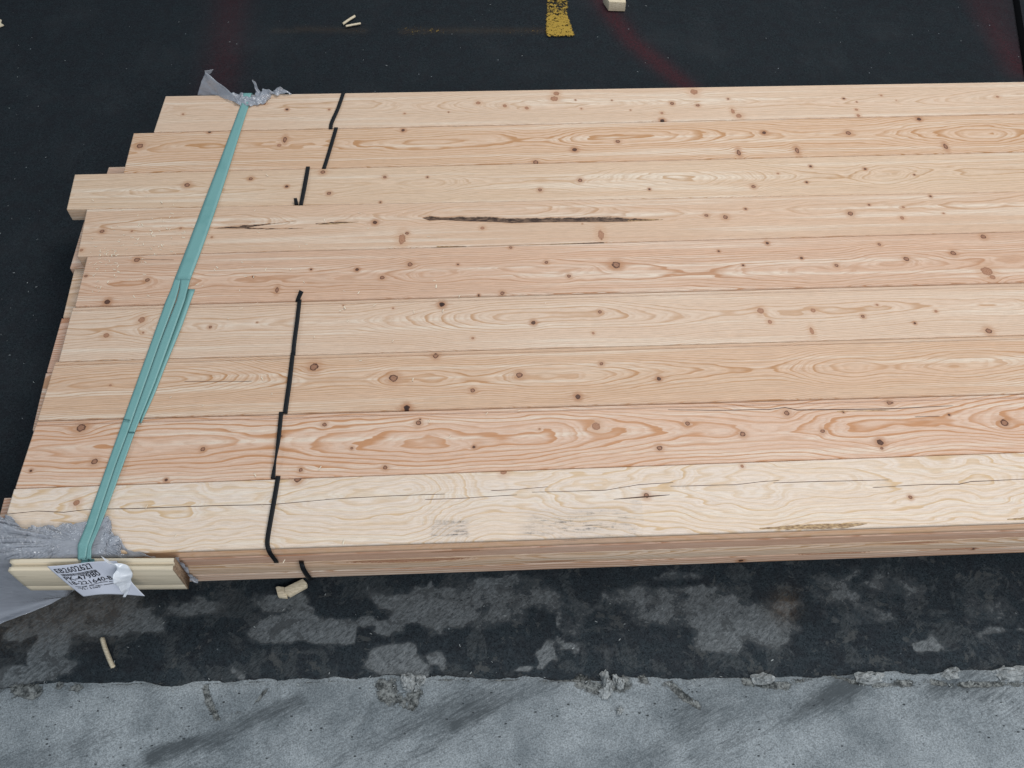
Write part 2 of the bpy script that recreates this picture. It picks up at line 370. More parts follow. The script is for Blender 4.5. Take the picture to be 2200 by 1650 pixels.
# joint lines of the top layer: (y at photo x=700, y at x=2200)
JL = [(200, 175), (275.8, 243.8), (360.3, 325), (439, 411), (537, 497), (644, 605.6), (760, 719), (885.5, 844.5), (1024, 970), (1173, 1122)]
jl = []
for a, b in JL:
    p = P(700, a, z=0); q = P(2200, b, z=0); s = (q[1]-p[1])/(q[0]-p[0]); jl.append((p[1]-s*p[0], s))
def jy(k, X): return jl[k][0] + jl[k][1]*X
crops = {2: (0, 150, 3.143), 3: (0, 600, 3.143), 1: (0, 1000, 3.143), 4: (700, 150, 2.75), 5: (1400, 150, 2.75), 6: (700, 650, 2.75), 7: (1400, 650, 2.75)}
def cp(c, x, y): o = crops[c]; return o[0]+x/o[2], o[1]+y/o[2]
KT = {'p': .12, 'd': .55, 'b': .92, 'B': 1.0, 'P': .0, 'D': .7}
knots = {k: [] for k in range(1, 10)}
def K(b, c, *l):
    for x, y, r, ty in l:
        px, py = cp(c, x, y); p = P(px, py, z=0); sc = (P(px+10, py, z=0)-p)[0]/10
        rr = r/crops[c][2]*sc*(.92+.2*((x*.37) % 1))
        rx, ry = rr, rr*1.05
        if ty == 'D': rx, ry = rr*.62, rr*1.35
        if ty == 'P': rx, ry = rr*.45, rr*1.0
        knots[b].append((p[0], p[1], rx, ry, KT[ty]))
K(1, 2, (1938, 268, 10, 'b'), (1235, 300, 8, 'p'), (1785, 230, 10, 'p'))
K(1, 4, (20, 235, 8, 'p'), (465, 258, 7, 'p'), (725, 250, 4, 'b'), (900, 195, 14, 'p'), (1058, 213, 12, 'p'), (1187, 226, 12, 'p'), (1350, 170, 20, 'p'), (1362, 140, 14, 'p'), (1475, 178, 4, 'b'), (1690, 180, 4, 'b'), (1510, 230, 6, 'p'), (1800, 238, 4, 'b'), (2045, 198, 11, 'd'), (1985, 255, 9, 'p'), (1988, 300, 12, 'B'), (2175, 130, 20, 'p'), (2195, 210, 9, 'd'))
K(1, 5, (273, 210, 10, 'd'), (452, 172, 7, 'd'), (480, 245, 22, 'P'), (515, 272, 16, 'p'), (1135, 170, 6, 'b'), (1357, 152, 7, 'p'), (1212, 190, 4, 'b'), (1210, 235, 8, 'p'), (1222, 270, 11, 'p'), (1445, 180, 4, 'p'), (1680, 180, 6, 'p'), (1768, 160, 4, 'p'), (2040, 160, 9, 'p'), (2065, 172, 8, 'p'), (1850, 183, 4, 'p'))
K(2, 2, (945, 512, 19, 'd'), (1923, 470, 19, 'D'), (1885, 508, 14, 'p'), (1413, 418, 9, 'B'))
K(2, 4, (457, 355, 11, 'b'), (1725, 422, 12, 'd'), (1470, 470, 12, 'b'), (1240, 543, 12, 'd'))
K(2, 5, (665, 370, 12, 'b'), (1163, 372, 15, 'd'), (1580, 290, 11, 'b'), (515, 487, 17, 'D'), (860, 475, 18, 'D'), (1738, 452, 18, 'D'))
K(3, 2, (1262, 775, 16, 'd'), (1692, 732, 14, 'd'), (1935, 785, 9, 'b'), (2178, 687, 14, 'd'))
K(3, 4, (348, 631, 9, 'd'), (600, 631, 6, 'b'), (18, 727, 11, 'd'), (322, 779, 6, 'b'), (1265, 707, 12, 'd'), (1503, 650, 13, 'd'), (1912, 703, 7, 'b'))
K(3, 5, (940, 567, 7, 'b'), (747, 610, 7, 'p'), (602, 687, 11, 'd'), (917, 662, 7, 'b'), (1262, 583, 7, 'b'), (1553, 617, 5, 'b'), (2092, 574, 14, 'd'), (1920, 643, 4, 'b'))
K(4, 2, (690, 1090, 15, 'd'), (890, 1090, 9, 'p'), (1220, 1070, 9, 'p'), (1430, 1130, 9, 'p'), (550, 1218, 12, 'p'))
K(4, 4, (290, 902, 13, 'b'), (450, 1000, 42, 'P'), (480, 965, 10, 'd'), (925, 935, 12, 'p'), (1625, 975, 40, 'P'), (1515, 910, 3, 'b'))
K(4, 5, (555, 822, 7, 'b'), (323, 860, 10, 'd'), (435, 870, 12, 'd'), (1285, 798, 6, 'b'), (1175, 850, 14, 'd'), (1487, 812, 9, 'p'), (1480, 875, 12, 'p'), (1647, 747, 7, 'b'), (1725, 848, 7, 'p'))
K(5, 2, (925, 1283, 18, 'd'), (995, 1420, 16, 'd'), (580, 1392, 10, 'd'), (1710, 1397, 6, 'b'), (2100, 1348, 8, 'b'))
K(5, 3, (725, 152, 18, 'b'), (1870, 72, 15, 'D'))
K(5, 4, (185, 1180, 10, 'b'), (497, 1150, 13, 'd'), (332, 1227, 12, 'd'), (780, 1150, 6, 'b'), (1092, 1050, 9, 'd'), (1303, 1137, 11, 'd'), (1437, 1219, 10, 'd'), (1715, 1152, 22, 'd'), (903, 1330, 6, 'b'), (1043, 1320, 11, 'd'))
K(5, 5, (683, 1024, 9, 'b'), (397, 1072, 6, 'b'), (1345, 1032, 9, 'd'), (540, 1155, 6, 'b'), (885, 1112, 8, 'b'), (1092, 1155, 12, 'd'), (1505, 1117, 13, 'd'), (1782, 1083, 15, 'd'), (1960, 985, 15, 'd'), (1980, 1190, 30, 'p'), (2015, 1225, 16, 'p'))
K(6, 3, (955, 270, 22, 'p'), (715, 375, 18, 'p'), (1418, 318, 10, 'd'), (965, 357, 9, 'p'), (1735, 287, 4, 'b'))
K(6, 4, (685, 1383, 15, 'B'), (103, 1388, 6, 'p'), (397, 1405, 6, 'p'))
K(6, 6, (1227, 116, 11, 'b'), (1620, 52, 11, 'd'), (867, 207, 8, 'p'), (1580, 177, 8, 'p'))
K(6, 7, (645, 45, 18, 'p'), (700, 110, 14, 'p'), (955, 42, 14, 'p'), (948, 165, 24, 'P'), (1333, 10, 8, 'p'), (1250, 78, 10, 'd'), (1682, 48, 9, 'p'), (1557, 118, 8, 'b'), (1995, 165, 18, 'd'))
K(7, 3, (2120, 592, 27, 'd'), (745, 715, 9, 'p'))
K(7, 6, (650, 313, 16, 'd'), (400, 445, 26, 'd'), (1143, 427, 16, 'd'), (868, 519, 14, 'd'), (1490, 555, 15, 'b'), (477, 622, 17, 'B'), (1628, 361, 11, 'd'), (1968, 449, 12, 'b'))
K(8, 3, (545, 1000, 26, 'd'), (1368, 1145, 16, 'd'), (635, 1228, 18, 'd'), (205, 1290, 8, 'b'), (1118, 1352, 10, 'b'), (1898, 1055, 8, 'd'), (2190, 978, 14, 'd'), (2030, 1283, 14, 'd'))
K(8, 6, (547, 708, 15, 'd'), (557, 687, 6, 'b'), (153, 858, 8, 'd'), (875, 851, 8, 'b'), (350, 972, 12, 'd'), (1597, 727, 22, 'p'), (1263, 745, 7, 'p'), (1973, 857, 16, 'd'), (2138, 711, 14, 'd'))
K(8, 7, (800, 650, 16, 'd'), (540, 775, 14, 'd'), (1012, 757, 12, 'd'), (1405, 588, 13, 'd'), (1424, 589, 5, 'b'), (1135, 645, 5, 'b'), (1352, 823, 18, 'b'), (1362, 858, 8, 'd'), (2087, 708, 22, 'd'), (1760, 660, 7, 'b'))
K(9, 1, (515, 250, 20, 'p'), (2010, 90, 22, 'd'))
K(9, 6, (1895, 1140, 15, 'd'), (1050, 997, 18, 'p'))
K(9, 7, (1530, 1150, 11, 'd'), (535, 966, 9, 'p'))
# bark pockets / resin / cracks: polylines of (crop, [(x, y, halfwidth in crop px)...])
barks = {4: [(4, [(575, 874, 3), (610, 876, 16), (680, 879, 8), (800, 880, 15), (1000, 884, 17), (1100, 890, 17), (1300, 886, 16), (1500, 885, 15), (1640, 882, 19), (1760, 884, 15), (1850, 885, 8), (1960, 886, 2)]),
             (2, [(1445, 1068, 3), (1530, 1064, 6), (1650, 1058, 14), (1720, 1050, 7), (1850, 1036, 3), (1990, 1019, 2)]), (2, [(1660, 1068, 5), (1800, 1072, 4), (2040, 1070, 2)]), (4, [(-60, 908, 3), (60, 900, 4), (190, 898, 1)])],
         }
resin = {4: [(4, [(-40, 912, 4), (60, 908, 5), (180, 900, 2)]), (4, [(660, 1043, 3), (820, 1042, 2)]), (4, [(1150, 1036, 3), (1400, 1028, 4), (1640, 1020, 3)]), (4, [(1790, 884, 5), (1990, 884, 2)])],
         9: [(7, [(640, 1334, 4), (780, 1330, 11), (950, 1322, 14), (1150, 1316, 14), (1270, 1306, 3)]), (7, [(2105, 1280, 3), (2230, 1276, 10)])],
         2: [], 8: [(7, [(1100, 640, 2), (1400, 632, 2)])]}
cracks = {9: [(1, [(40, 328, 1), (250, 307, 2.6), (430, 315, 3), (600, 295, 2.6), (900, 290, 3.2), (1400, 272, 3), (1830, 263, 3), (2200, 230, 2.4)]),
              (6, [(0, 1162, 2.4), (350, 1143, 2.2), (700, 1130, .6)]), (6, [(590, 1162, .6), (760, 1158, 2.4), (1130, 1135, 1.)]), (6, [(980, 1110, .6), (1150, 1102, 1.8), (1310, 1088, .6)]),
              (6, [(1220, 1120, .8), (1650, 1108, 2.4), (1850, 1075, 2.4), (2050, 1062, .8)]), (7, [(110, 1085, .8), (500, 1075, 2.4), (640, 1058, 2.2), (750, 1050, .6)]), (7, [(720, 1064, .8), (1000, 1056, 2.6), (1400, 1047, .8)]),
              (7, [(1310, 1092, .8), (1620, 1074, 2.4), (1820, 1072, 3), (1885, 1057, 2.6), (2300, 1038, 2.2)]), (6, [(1700, 1162, .8), (1895, 1146, 5), (2030, 1135, .8)])],
          8: [(7, [(100, 630, .6), (400, 634, 2.6), (700, 628, 2.6), (790, 617, 3), (860, 632, 3.6), (1400, 625, 3), (1780, 607, .8)]), (7, [(1560, 672, .8), (1700, 668, 1.8)])],
          7: [(3, [(1250, 690, .6), (1500, 690, 1.4), (1700, 688, .6)])],
          3: [(4, [(-30, 930, .1), (-29, 930, .1)])],
          4: [(4, [(1120, 1038, .8), (1640, 1019, 2.2)]), (4, [(620, 1048, .8), (830, 1042, 2)])],
          5: [(2, [(950, 1281, 1), (1170, 1283, .8)])]}
stains = {9: [(6, 1500, 1290, 330, 75, .9), (6, 1330, 1285, 160, 70, .5), (6, 730, 1335, 110, 50, 1.2), (6, 1600, 1360, 260, 26, .7), (6, 1840, 1230, 30, 60, .8)]}
def poly_field(X, Y, lst, minw=.0):
    out = np.full(X.shape, 9.)
    for c, pts in lst:
        Q = []
        for x, y, hw in pts:
            px, py = cp(c, x, y); p = P(px, py, z=0); sc = (P(px+10, py, z=0)-p)[0]/10
            Q.append((p[0], p[1], max(hw/crops[c][2]*sc*1.1, minw)))
        Q = np.array(Q); Q = Q[np.argsort(Q[:, 0])]
        yc = np.interp(X, Q[:, 0], Q[:, 1]); hw = np.interp(X, Q[:, 0], Q[:, 2])
        d = np.abs(Y-yc)/hw
        e = np.maximum(Q[0, 0]-X, X-Q[-1, 0]); d = np.where(e > 0, d+e/.02, d)
        out = np.minimum(out, d)
    return np.minimum(out, 9.)
def profile(top_n, style):
    """closed section: list of (v, z) with v 0 at the far edge, 1 at the near edge (fractions/offsets in u)"""
    a = []
    # top face from far to near
    if style == 'tongue':
        a += [(0, -.10), (.001, -.016), (.008, -.004), (.052, -.004), (.055, -.034), (.067, -.034), (.071, -.002)]
    else:
        a += [(0, -.10), (.001, -.016), (.010, -.003)]
    v0 = a[-1][0]+.004
    a += [(v, 0.) for v in np.linspace(v0, .984, top_n)]
    a += [(.990, -.003), (.997, -.010), (.999, -.020)]
    if style == 'groove':
        a += [(.999, -.050), (.982, -.056), (.955, -.060), (.955, -.135), (.982, -.145), (.999, -.150)]
    elif style == 'bigchamfer':
        a[-3:] = [(.970, -.004), (.988, -.028), (.999, -.075)]
    if style == 'front': a[-3:] = [(.978, -.001), (.980, -.030), (.997, -.034)]
    if style in ('bigchamfer', 'front'): a += [(.999, q) for q in np.linspace(a[-1][1]-.01, -TH+.045, 12)]
    a += ([(.999, -TH+.030), (.975, -TH+.012), (.93, -TH+.010), (.92, -TH+.001)] if style in ('bigchamfer', 'front', 'groove') else [(.999, -TH+.016), (.993, -TH+.004), (.98, -TH+.001)]) + [(.9, -TH+.001), (.5, -TH+.001), (.02, -TH+.001), (.002, -TH+.012)]
    return np.array(a)
def noise1(x, s): return vnoise(x, x*0+.37, s)*2-1
def board(idx, yf, yn, xl_far, xl_near, ztop, mat, par, seed, style='tongue', kn=(), bk=(), rs=(), cr=(), stn=(), dense=True, xr=13.5, tilt=0., skn=()):
    """yf, yn: functions X -> far / near edge"""
    pr = profile(110 if dense else 26, style)
    xs0 = min(xl_far, xl_near)
    hi = 8.3
    xs = np.r_[np.linspace(0, 1, 830 if dense else (800 if skn else 330))*(hi-xs0)+xs0, np.linspace(hi+.3, xr, 12)] if hi < xr else np.linspace(xs0, xr, 300)
    xs = np.r_[xs[0], xs[0]+.012, xs[1:]]
    n, m = len(xs), len(pr)
    # cut end: shift by v, fading over the first units
    X = np.repeat(xs[:, None], m, 1)
    v = np.repeat(pr[None, :, 0], n, 0); z = np.repeat(pr[None, :, 1], n, 0)
    endx = xl_far + (xl_near-xl_far)*v
    fade = 1-sstep(0, 1.2, X-xs0)
    X = X + (endx-xs0)*fade
    yF = yf(X); yN = yn(X)
    Wd = yF-yN
    Y = yF - v*Wd
    # growth rings: cone-like shells around a pith under the board, stretched along X
    R, d, c, hA, hL, wig = par
    vv = v.copy(); xx = X
    nz = z*0
    bumpf = 0*X
    kd = np.full(X.shape, 9.); kt = np.zeros(X.shape)
    top = z > -.05
    for (kx, ky, rx, ry, ty) in kn:
        dx = X-kx; dy = (Y-ky)
        g = np.exp(-(dx/(3.6*rx))**2-(dy/(2.3*ry))**2)
        sgn = dy/Wd
        vv = vv + sgn*g*.72
        s2 = 1 if ((kx*7.3) % 1) > .42 else -1
        bumpf = bumpf + s2*min(1.6, 14*rx)*np.exp(-((dx+.8*rx)/(4.2*rx))**2-((dy+1.2*ry)/(2.2*ry))**2)
        q = np.sqrt((dx/rx)**2+(dy/ry)**2)
        q = np.where(z < -.03, q+3, q)
        # streak of stain along the grain
        q2 = np.minimum(q, 1.35+np.sqrt((dx/(rx*3.2))**2+(dy/(ry*.55))**2)) if ty > .5 else q
        kt = np.where(q2 < kd, ty, kt); kd = np.minimum(kd, q2)
    for (kx, kz, rx, rz, ty) in skn:
        q = np.sqrt(((X-kx)/rx)**2+((z-kz)/rz)**2) + 5*(v < .97)
        kt = np.where(q < kd, ty, kt); kd = np.minimum(kd, q)
    cx = c + .14*noise1(xx/4.+seed, seed)+.05*noise1(xx/1.3, seed+3)
    dd = d*(1+.35*noise1(xx/3.1, seed+9))
    H = hA*(noise1(xx/hL+seed*.7, seed+1) + .28*noise1(xx/(hL*.33), seed+2))
    rad = np.sqrt((vv-cx)**2 + (dd+z)**2)
    ph = rad*R + H + bumpf
    ph = ph + wig*((fbm(xx*1.1, v*5, seed+5, 3)-.5)*2.2 + (vnoise(xx*5, v*16, seed+6)-.5)*.35)
    ph = ph + 100
    if stn:
        st = np.zeros(X.shape)
        for (cc, x, y, rx, ry, val) in stn:
            p = P(*cp(cc, x, y), z=0); sc = (P(cp(cc, x, y)[0]+10, cp(cc, x, y)[1], z=0)-p)[0]/10/crops[cc][2]
            q = np.maximum(np.abs(X-p[0])/(rx*sc), np.abs(Y-p[1])/(ry*sc*1.15))
            st = np.maximum(st, val*(1-sstep(.8, 1.15, q)))
    else: st = 0*X
    bkf = poly_field(X, Y, bk) if bk else X*0+9
    rsf = poly_field(X, Y, rs, .006) if rs else X*0+9
    crf = poly_field(X, Y, cr, .0052) if cr else X*0+9
    for a_ in (bkf, rsf, crf): a_[z < -.04] = 9
    Z = z.copy()
    Z[top] -= .030*(1-sstep(.5, 1.2, bkf[top]))
    # cupping, sweep of the board
    Z += (0 if ztop else {2: -.006, 3: -.010, 6: -.014, 7: -.003, 8: -.013, 9: -.004}.get(idx, 0)) + ztop + tilt*(v-.5) + .006*noise1(X/5, seed+12)*(0 if ztop == 0 else 1)
    V = np.stack([X, Y, Z], -1).reshape(-1, 3)
    Q = grid_quads(n, m)
    i = np.arange(n-1); a = i*m
    Q = np.vstack([Q, np.stack([a+m-1, a+2*m-1, a+m, a], 1)])
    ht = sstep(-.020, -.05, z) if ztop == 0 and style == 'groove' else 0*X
    at = dict(ht=ht, ph=ph, kd=kd, kt=kt, bk=bkf, rs=rsf, cr=crf, st=st)
    e0 = np.arange(m)[None]; e1 = ((n-1)*m+np.arange(m))[::-1][None]
    return mesh_np('larch_board', V, Q, mat, at, T=[e0, e1])

# (pale, late, contrast, sharp) per top board, then ring numbers: R, depth, centre, H amp, H length, wiggle
TOP = {
 1: (wood('larch_one', (.66, .515, .385), (.47, .30, .185), .55, .62, pinkamt=.3), (34, .35, .42, 4.5, 3.2, .6), 11),
 2: (wood('larch_two', (.64, .465, .325), (.46, .255, .13), .85, .50), (29, .30, .48, 5.5, 3.0, .7), 23),
 3: (wood('larch_three', (.655, .505, .365), (.47, .30, .18), .60, .62, pinkamt=.2), (34, .36, .50, 5.5, 2.6, .7), 31),
 4: (wood('larch_four', (.63, .465, .335), (.47, .285, .175), .60, .60), (44, .45, .35, 4.5, 2.8, .6), 47),
 5: (wood('larch_five', (.615, .435, .315), (.45, .245, .145), .75, .55, pinkamt=.6), (36, .33, .58, 5.5, 2.4, .7), 53),
 6: (wood('larch_six', (.665, .52, .395), (.49, .305, .19), .70, .60, pinkamt=.15), (34, .28, .47, 6.5, 3.4, .6), 61),
 7: (wood('larch_seven', (.625, .455, .320), (.46, .255, .135), .80, .60), (38, .30, .42, 7.5, 3.0, .6), 71),
 8: (wood('larch_eight', (.665, .485, .365), (.50, .26, .14), .95, .52, pinkamt=.3), (21, .30, .50, 4.2, 3.0, .6), 83),
 9: (wood('larch_nine', (.735, .635, .535), (.61, .445, .29), .68, .55, (.70, .53, .38), .3), (15, .26, .38, 4.0, 1.5, 1.1), 97)}
ends = {1: ((357, 204), (332, 279)), 2: ((288, 283), (268, 362)), 3: ((163, 367), (144, 446)), 4: ((190, 440), (168, 546)), 5: ((190, 545), (163, 652)),
        6: ((157, 655), (127, 770)), 7: ((120, 773), (82, 898)), 8: ((79, 904), (33, 1044)), 9: ((31, 1048), (-12, 1192))}
LB = {1: 'pale board at the far edge of the stack with small scattered knots',
      2: 'orange veined board second from the far edge, with three dark oblong knots at right',
      3: 'pale board reaching furthest left among the far boards, ringed knots beside the green strap',
      4: 'board with a long dark bark pocket and a split near the green strap',
      5: 'pinkish board with many small brown knots, just beyond the wide dark joint line',
      6: 'pale board with long pointed grain and one blackish knot near its far edge',
      7: 'fine grained board with a large round knot just right of its black strap',
      8: 'strongly striped orange board with the boldest grain, between two quieter boards',
      9: 'whitish board along the front edge with long drying cracks and grey rub marks'}
G_TOP = 'boards of the top layer'
for k in range(1, 10):
    mat, par, seed = TOP[k]
    gap = .004
    e = ends[k]
    yf = (lambda X, k=k: jy(k-1, X)-(.006 if k >= 6 else .003)); yn = (lambda X, k=k: jy(k, X)+.002)
    xa = P(*e[0], z=0)[0]; xb = P(*e[1], z=0)[0]
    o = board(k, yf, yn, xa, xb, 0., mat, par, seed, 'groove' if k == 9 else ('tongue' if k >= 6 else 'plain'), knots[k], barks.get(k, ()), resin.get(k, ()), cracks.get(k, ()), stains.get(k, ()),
              tilt={1: .0, 5: -.0, 7: -.0}.get(k, 0))
    tag(o, LB[k], 'board', G_TOP)
# lower layers
low_mats = [wood('larch_low_a', (.66, .47, .36), (.46, .27, .17), 1.0, .42, pinkamt=.6), wood('larch_low_b', (.66, .52, .39), (.48, .31, .19), 1.0, .45), wood('larch_low_c', (.64, .44, .33), (.44, .23, .145), 1.1, .42, pinkamt=.7)]
lend = {(2, 3): ((215, 400), (190, 474), 'low board just under the top layer beneath the third board'),
        (2, 4): ((180, 478), (152, 572), 'low board poking out left beneath the bark pocket board'),
        (2, 5): ((160, 578), (134, 686), 'low board poking out left beneath the pinkish knotty board'),
        (2, 6): ((127, 700), (106, 782), 'low board poking out left beneath the pale pointed grain board'),
        (2, 7): ((103, 788), (76, 905), 'low board whose stepped end shows left of the fine grained board'),
        (2, 9): ((16, 1050), (-26, 1205), 'reddish striped board under the whitish front board, its end poking out at left'),
        (4, 2): ((240, 341), (214, 425), 'greyish board at the bottom, corner poking out between the second and third boards')}
front = {3: 'third board down in the front face, with a pale strip along its upper edge', 4: 'bottom board of the front face, with dark knots near the floor at right'}
fk = {4: [((1585, 1190), .055, 'd'), ((2090, 1180), .05, 'D'), ((1590, 1206), .045, 'b')]}
for L in (2, 3, 4):
    zt = -(L-1)*TH-.014
    for k in range(1, 10):
        sd = L*100+k*7
        off = (random.random()-.5)*.02 if k < 9 else {2: .014, 3: -.012, 4: .006}[L]
        yf = (lambda X, k=k, off=off: jy(k-1, X)-.004+off*(1 if 1 < k else 0)); yn = (lambda X, k=k, off=off: jy(k, X)+.004+off)
        if (L, k) in lend:
            a, b, lab = lend[(L, k)]; xa = P(*a, z=zt)[0]; xb = P(*b, z=zt)[0]; g = 'boards of the lower layers'
        else:
            xt = P(*ends[k][0], z=0)[0]; xt = max(xt, P(*ends[k][1], z=0)[0])+.1+.35*random.random(); xa = xt; xb = xt+.01
            lab = front.get(L) if k == 9 else None; g = 'boards of the lower layers'
        R_ = 30+random.random()*14
        sk = []
        if k == 9:
            for (a_, b_, r_, ty) in {2: [(760, 1190, 5, .3), (980, 1187, 6, .4), (1530, 1165, 4, .5), (1600, 1180, 3, .4)], 3: [(1965, 1168, 6, .5), (1190, 1205, 6, .35), (880, 1204, 14, .3)],
                                   4: [(1583, 1189, 6, .8), (1592, 1206, 5, .95), (2035, 1177, 5, .8), (2060, 1182, 5, .5), (2092, 1181, 4, .95), (1790, 1190, 9, .35), (1300, 1222, 8, .4)]}[L]:
                p_ = P(a_, b_, y=jy(9, P(a_, b_, z=0)[0])); sk.append((p_[0], p_[2]-zt, r_*.0063*(9 if ty < .6 else 1.1), r_*.0063*(.45 if ty < .6 else .9), 0. if ty < .6 else ty))
        o = board(k, yf, yn, xa, xb, zt, low_mats[{2: 2, 3: 1, 4: 0}[L] if k == 9 else (L+k) % 3], (R_, .5+random.random()*.3, random.random(), 3, 3, .5), sd, 'bigchamfer' if (k == 9 and L == 3) else ('front' if k == 9 else 'plain'), (), dense=False, skn=sk)
        if lab: tag(o, lab, 'board', g)
        else: tag(o, 'larch board hidden inside the stack under the top layer', 'board', 'boards hidden inside the stack')
# bearers under the stack
def boxmesh(name, x0, x1, y0, y1, z0, z1, mat, parent=None, bev=.01, rot=0):
    bm = bmesh.new(); bmesh.ops.create_cube(bm, size=1)
    c = M(((x0+x1)/2, (y0+y1)/2, (z0+z1)/2)); sz = np.array([x1-x0, y1-y0, z1-z0])*S
    for v in bm.verts: v.co = Vector((v.co.x*sz[0], v.co.y*sz[1], v.co.z*sz[2]))
    bmesh.ops.bevel(bm, geom=bm.edges[:], offset=bev*S, segments=2, affect='EDGES')
    me = bpy.data.meshes.new(name); bm.to_mesh(me); bm.free(); me.materials.append(mat)
    o = bpy.data.objects.new(name, me); C.objects.link(o); o.location = c; o.rotation_euler = (0, 0, rot)
    if parent: o.parent = parent
    return o
t = NT('rough_wood'); g_ = t.noise(1, t.pos((8, 90, 90)), 4, .7)
rough_wood = t.out(t.mix(t.rng(g_, .3, .7), (.36, .27, .17), (.22, .15, .09)), .8, .1)
for xx in (-3.6, 1.8, 7.4, 12.4):
    tag(boxmesh('timber_bearer', xx-.25, xx+.25, -8.75, -.1, ZF+.005, -4*TH-.018, rough_wood), {-3.6: 'leftmost', 1.8: 'second from left', 7.4: 'third from left', 12.4: 'rightmost'}[xx]+' timber bearer under the stack', 'bearer', 'bearers under the stack')

# ------------------------------------------------------------------ black straps
t = NT('black_strap_plastic'); wv = t.noise(900, None, 2)
strap_mat = t.out(t.mix(wv, (.004, .005, .006), (.010, .011, .013)), .5, .22); t.bump(t.noise(1, t.pos((400, 1500, 400)), 2), .3, .0003)
def pts(l, z): return [P(a, b, z=zz) for (a, b), zz in zip(l, z)]
def bstrap(lab, Ls, Rs, zs, hump=0):
    o = ribbon('black_strap', pts(Ls, zs), pts(Rs, zs), strap_mat, n=8, m=4, thick=.008, hump=hump)
    return tag(o, lab, 'strap', 'black straps round the board bundles')
bstrap('black strap across the far pale board', [(733, 197), (733.5, 200), (722, 233), (709, 262), (706.5, 276), (707, 279)], [(741, 197), (741.5, 200), (730, 233), (717, 263), (714.5, 276), (715, 279)], [-.12, .012, .03, .025, .012, -.06])
bstrap('black strap across the second board from the far edge', [(717, 273), (717.5, 277), (708, 310), (699, 340), (692.5, 360), (692, 364)], [(725, 273), (725.5, 277), (716, 310), (707, 340), (701, 360), (700.5, 364)], [-.06, .012, .025, .02, .010, -.06])
s3 = bstrap('short black strap above the bark pocket board, with a stub beside its lower end', [(656.5, 357), (657, 362), (650, 400), (643, 437), (642, 441)], [(665, 357), (665.5, 362), (659, 400), (651.5, 437), (651, 441)], [-.06, .010, .03, .010, -.06])
tl = ribbon('strap_stub', pts([(631, 426), (632.5, 438), (632.5, 442)], [.06, .012, -.05]), pts([(638, 425.5), (641, 438), (641, 442)], [.06, .012, -.05]), strap_mat, parent=s3)
s6 = bstrap('black strap across the pale pointed grain board, its cut tail sticking up beyond', [(640, 643), (639, 648), (634, 690), (628, 735), (626, 758), (625.5, 765)], [(648, 643), (647.5, 648), (643, 690), (637, 735), (635, 758), (635, 765)], [-.05, .012, .03, .022, .012, -.06])
ribbon('strap_tail', pts([(634.5, 649), (636, 643), (643.5, 623)], [-.04, .02, .10]), pts([(644, 649), (645, 643), (652, 627)], [-.04, .02, .10]), strap_mat, parent=s6)
bstrap('black strap across the fine grained board', [(624.5, 758), (624, 764), (617, 820), (610, 870), (608, 886), (608, 890)], [(633.5, 758), (633, 764), (627, 820), (620, 870), (618, 886), (618, 890)], [-.06, .012, .03, .02, .012, -.06])
bstrap('twisted black strap across the boldly striped board', [(600, 885), (599.5, 890), (594, 945), (590, 985), (585, 1010), (582, 1026), (582, 1030)], [(609, 885), (608.5, 890), (602.5, 945), (594.5, 985), (592.5, 1010), (591.5, 1026), (591.5, 1030)], [-.06, .012, .035, .06, .03, .012, -.06])
# front bundle strap: over the top, down the front face
yfr = jy(9, P(590, 1190, z=0)[0])
def pf(l, ys): return [P(a, b, y=yy) for (a, b), yy in zip(l, ys)]
Lt = pts([(592.5, 1022), (592, 1028), (585, 1070), (577, 1115), (571, 1150)], [-.05, .012, .03, .04, .03]); Rt = pts([(602.5, 1022), (602, 1028), (595, 1070), (587, 1115), (581, 1150)], [-.05, .012, .03, .04, .03])
Lt += pts([(569.5, 1167)], [.022])+pf([(571, 1178), (576, 1190), (588, 1206), (588.5, 1210)], [yfr-.025, yfr-.06, yfr-.03, yfr+.04]); Rt += pts([(579.5, 1167)], [.022])+pf([(581.5, 1178), (586, 1189), (598, 1206), (598.5, 1210)], [yfr-.025, yfr-.06, yfr-.03, yfr+.04])
tag(ribbon('black_strap', Lt, Rt, strap_mat, n=8, m=4, thick=.008), 'black strap bending over the front edge of the whitish board', 'strap', 'black straps round the board bundles')
L_ = pf([(642.5, 1204), (642.5, 1209), (647, 1224), (656, 1239), (662, 1246)], [yfr+.05, yfr-.03, yfr-.09, yfr-.06, yfr+.05]); R_ = pf([(653, 1204), (653, 1209), (657.5, 1223), (667.5, 1238), (674, 1245)], [yfr+.05, yfr-.03, yfr-.09, yfr-.06, yfr+.05])
tag(ribbon('black_strap', L_, R_, strap_mat, n=8, m=4, thick=.008), 'short curved black strap on the lower front face above the bent wood chip', 'strap', 'black straps round the board bundles')

# ------------------------------------------------------------------ grey film, front left
t = NT('grey_film'); fn = t.noise(30, None, 4, .6)
film_mat = t.out(t.mix(fn, (.32, .34, .385), (.46, .48, .53)), t.rng(fn, .3, .7, .14, .28), .8)
t.b.inputs['Alpha'].default_value = .66; t.b.inputs['Coat Weight'].default_value = .6; t.b.inputs['Coat Roughness'].default_value = .07
t.bump(t.noise(1, t.pos((26, 75, 75)), 4, .5, .8), .45, .005)
outl = [(-330, 1120), (-60, 1100), (0, 1107), (19, 1113), (41, 1127), (55, 1136), (75, 1137), (105, 1135), (165, 1127), (216, 1121), (228, 1114), (236, 1113), (243, 1124), (240, 1143), (246, 1154), (260, 1160), (264, 1176)]
oX = np.array([P(a, b, z=.01)[:2] for a, b in outl]); oX[:, 0] = np.maximum.accumulate(oX[:, 0]+np.arange(len(oX))*1e-4)
nx_, nt_ = 300, 150
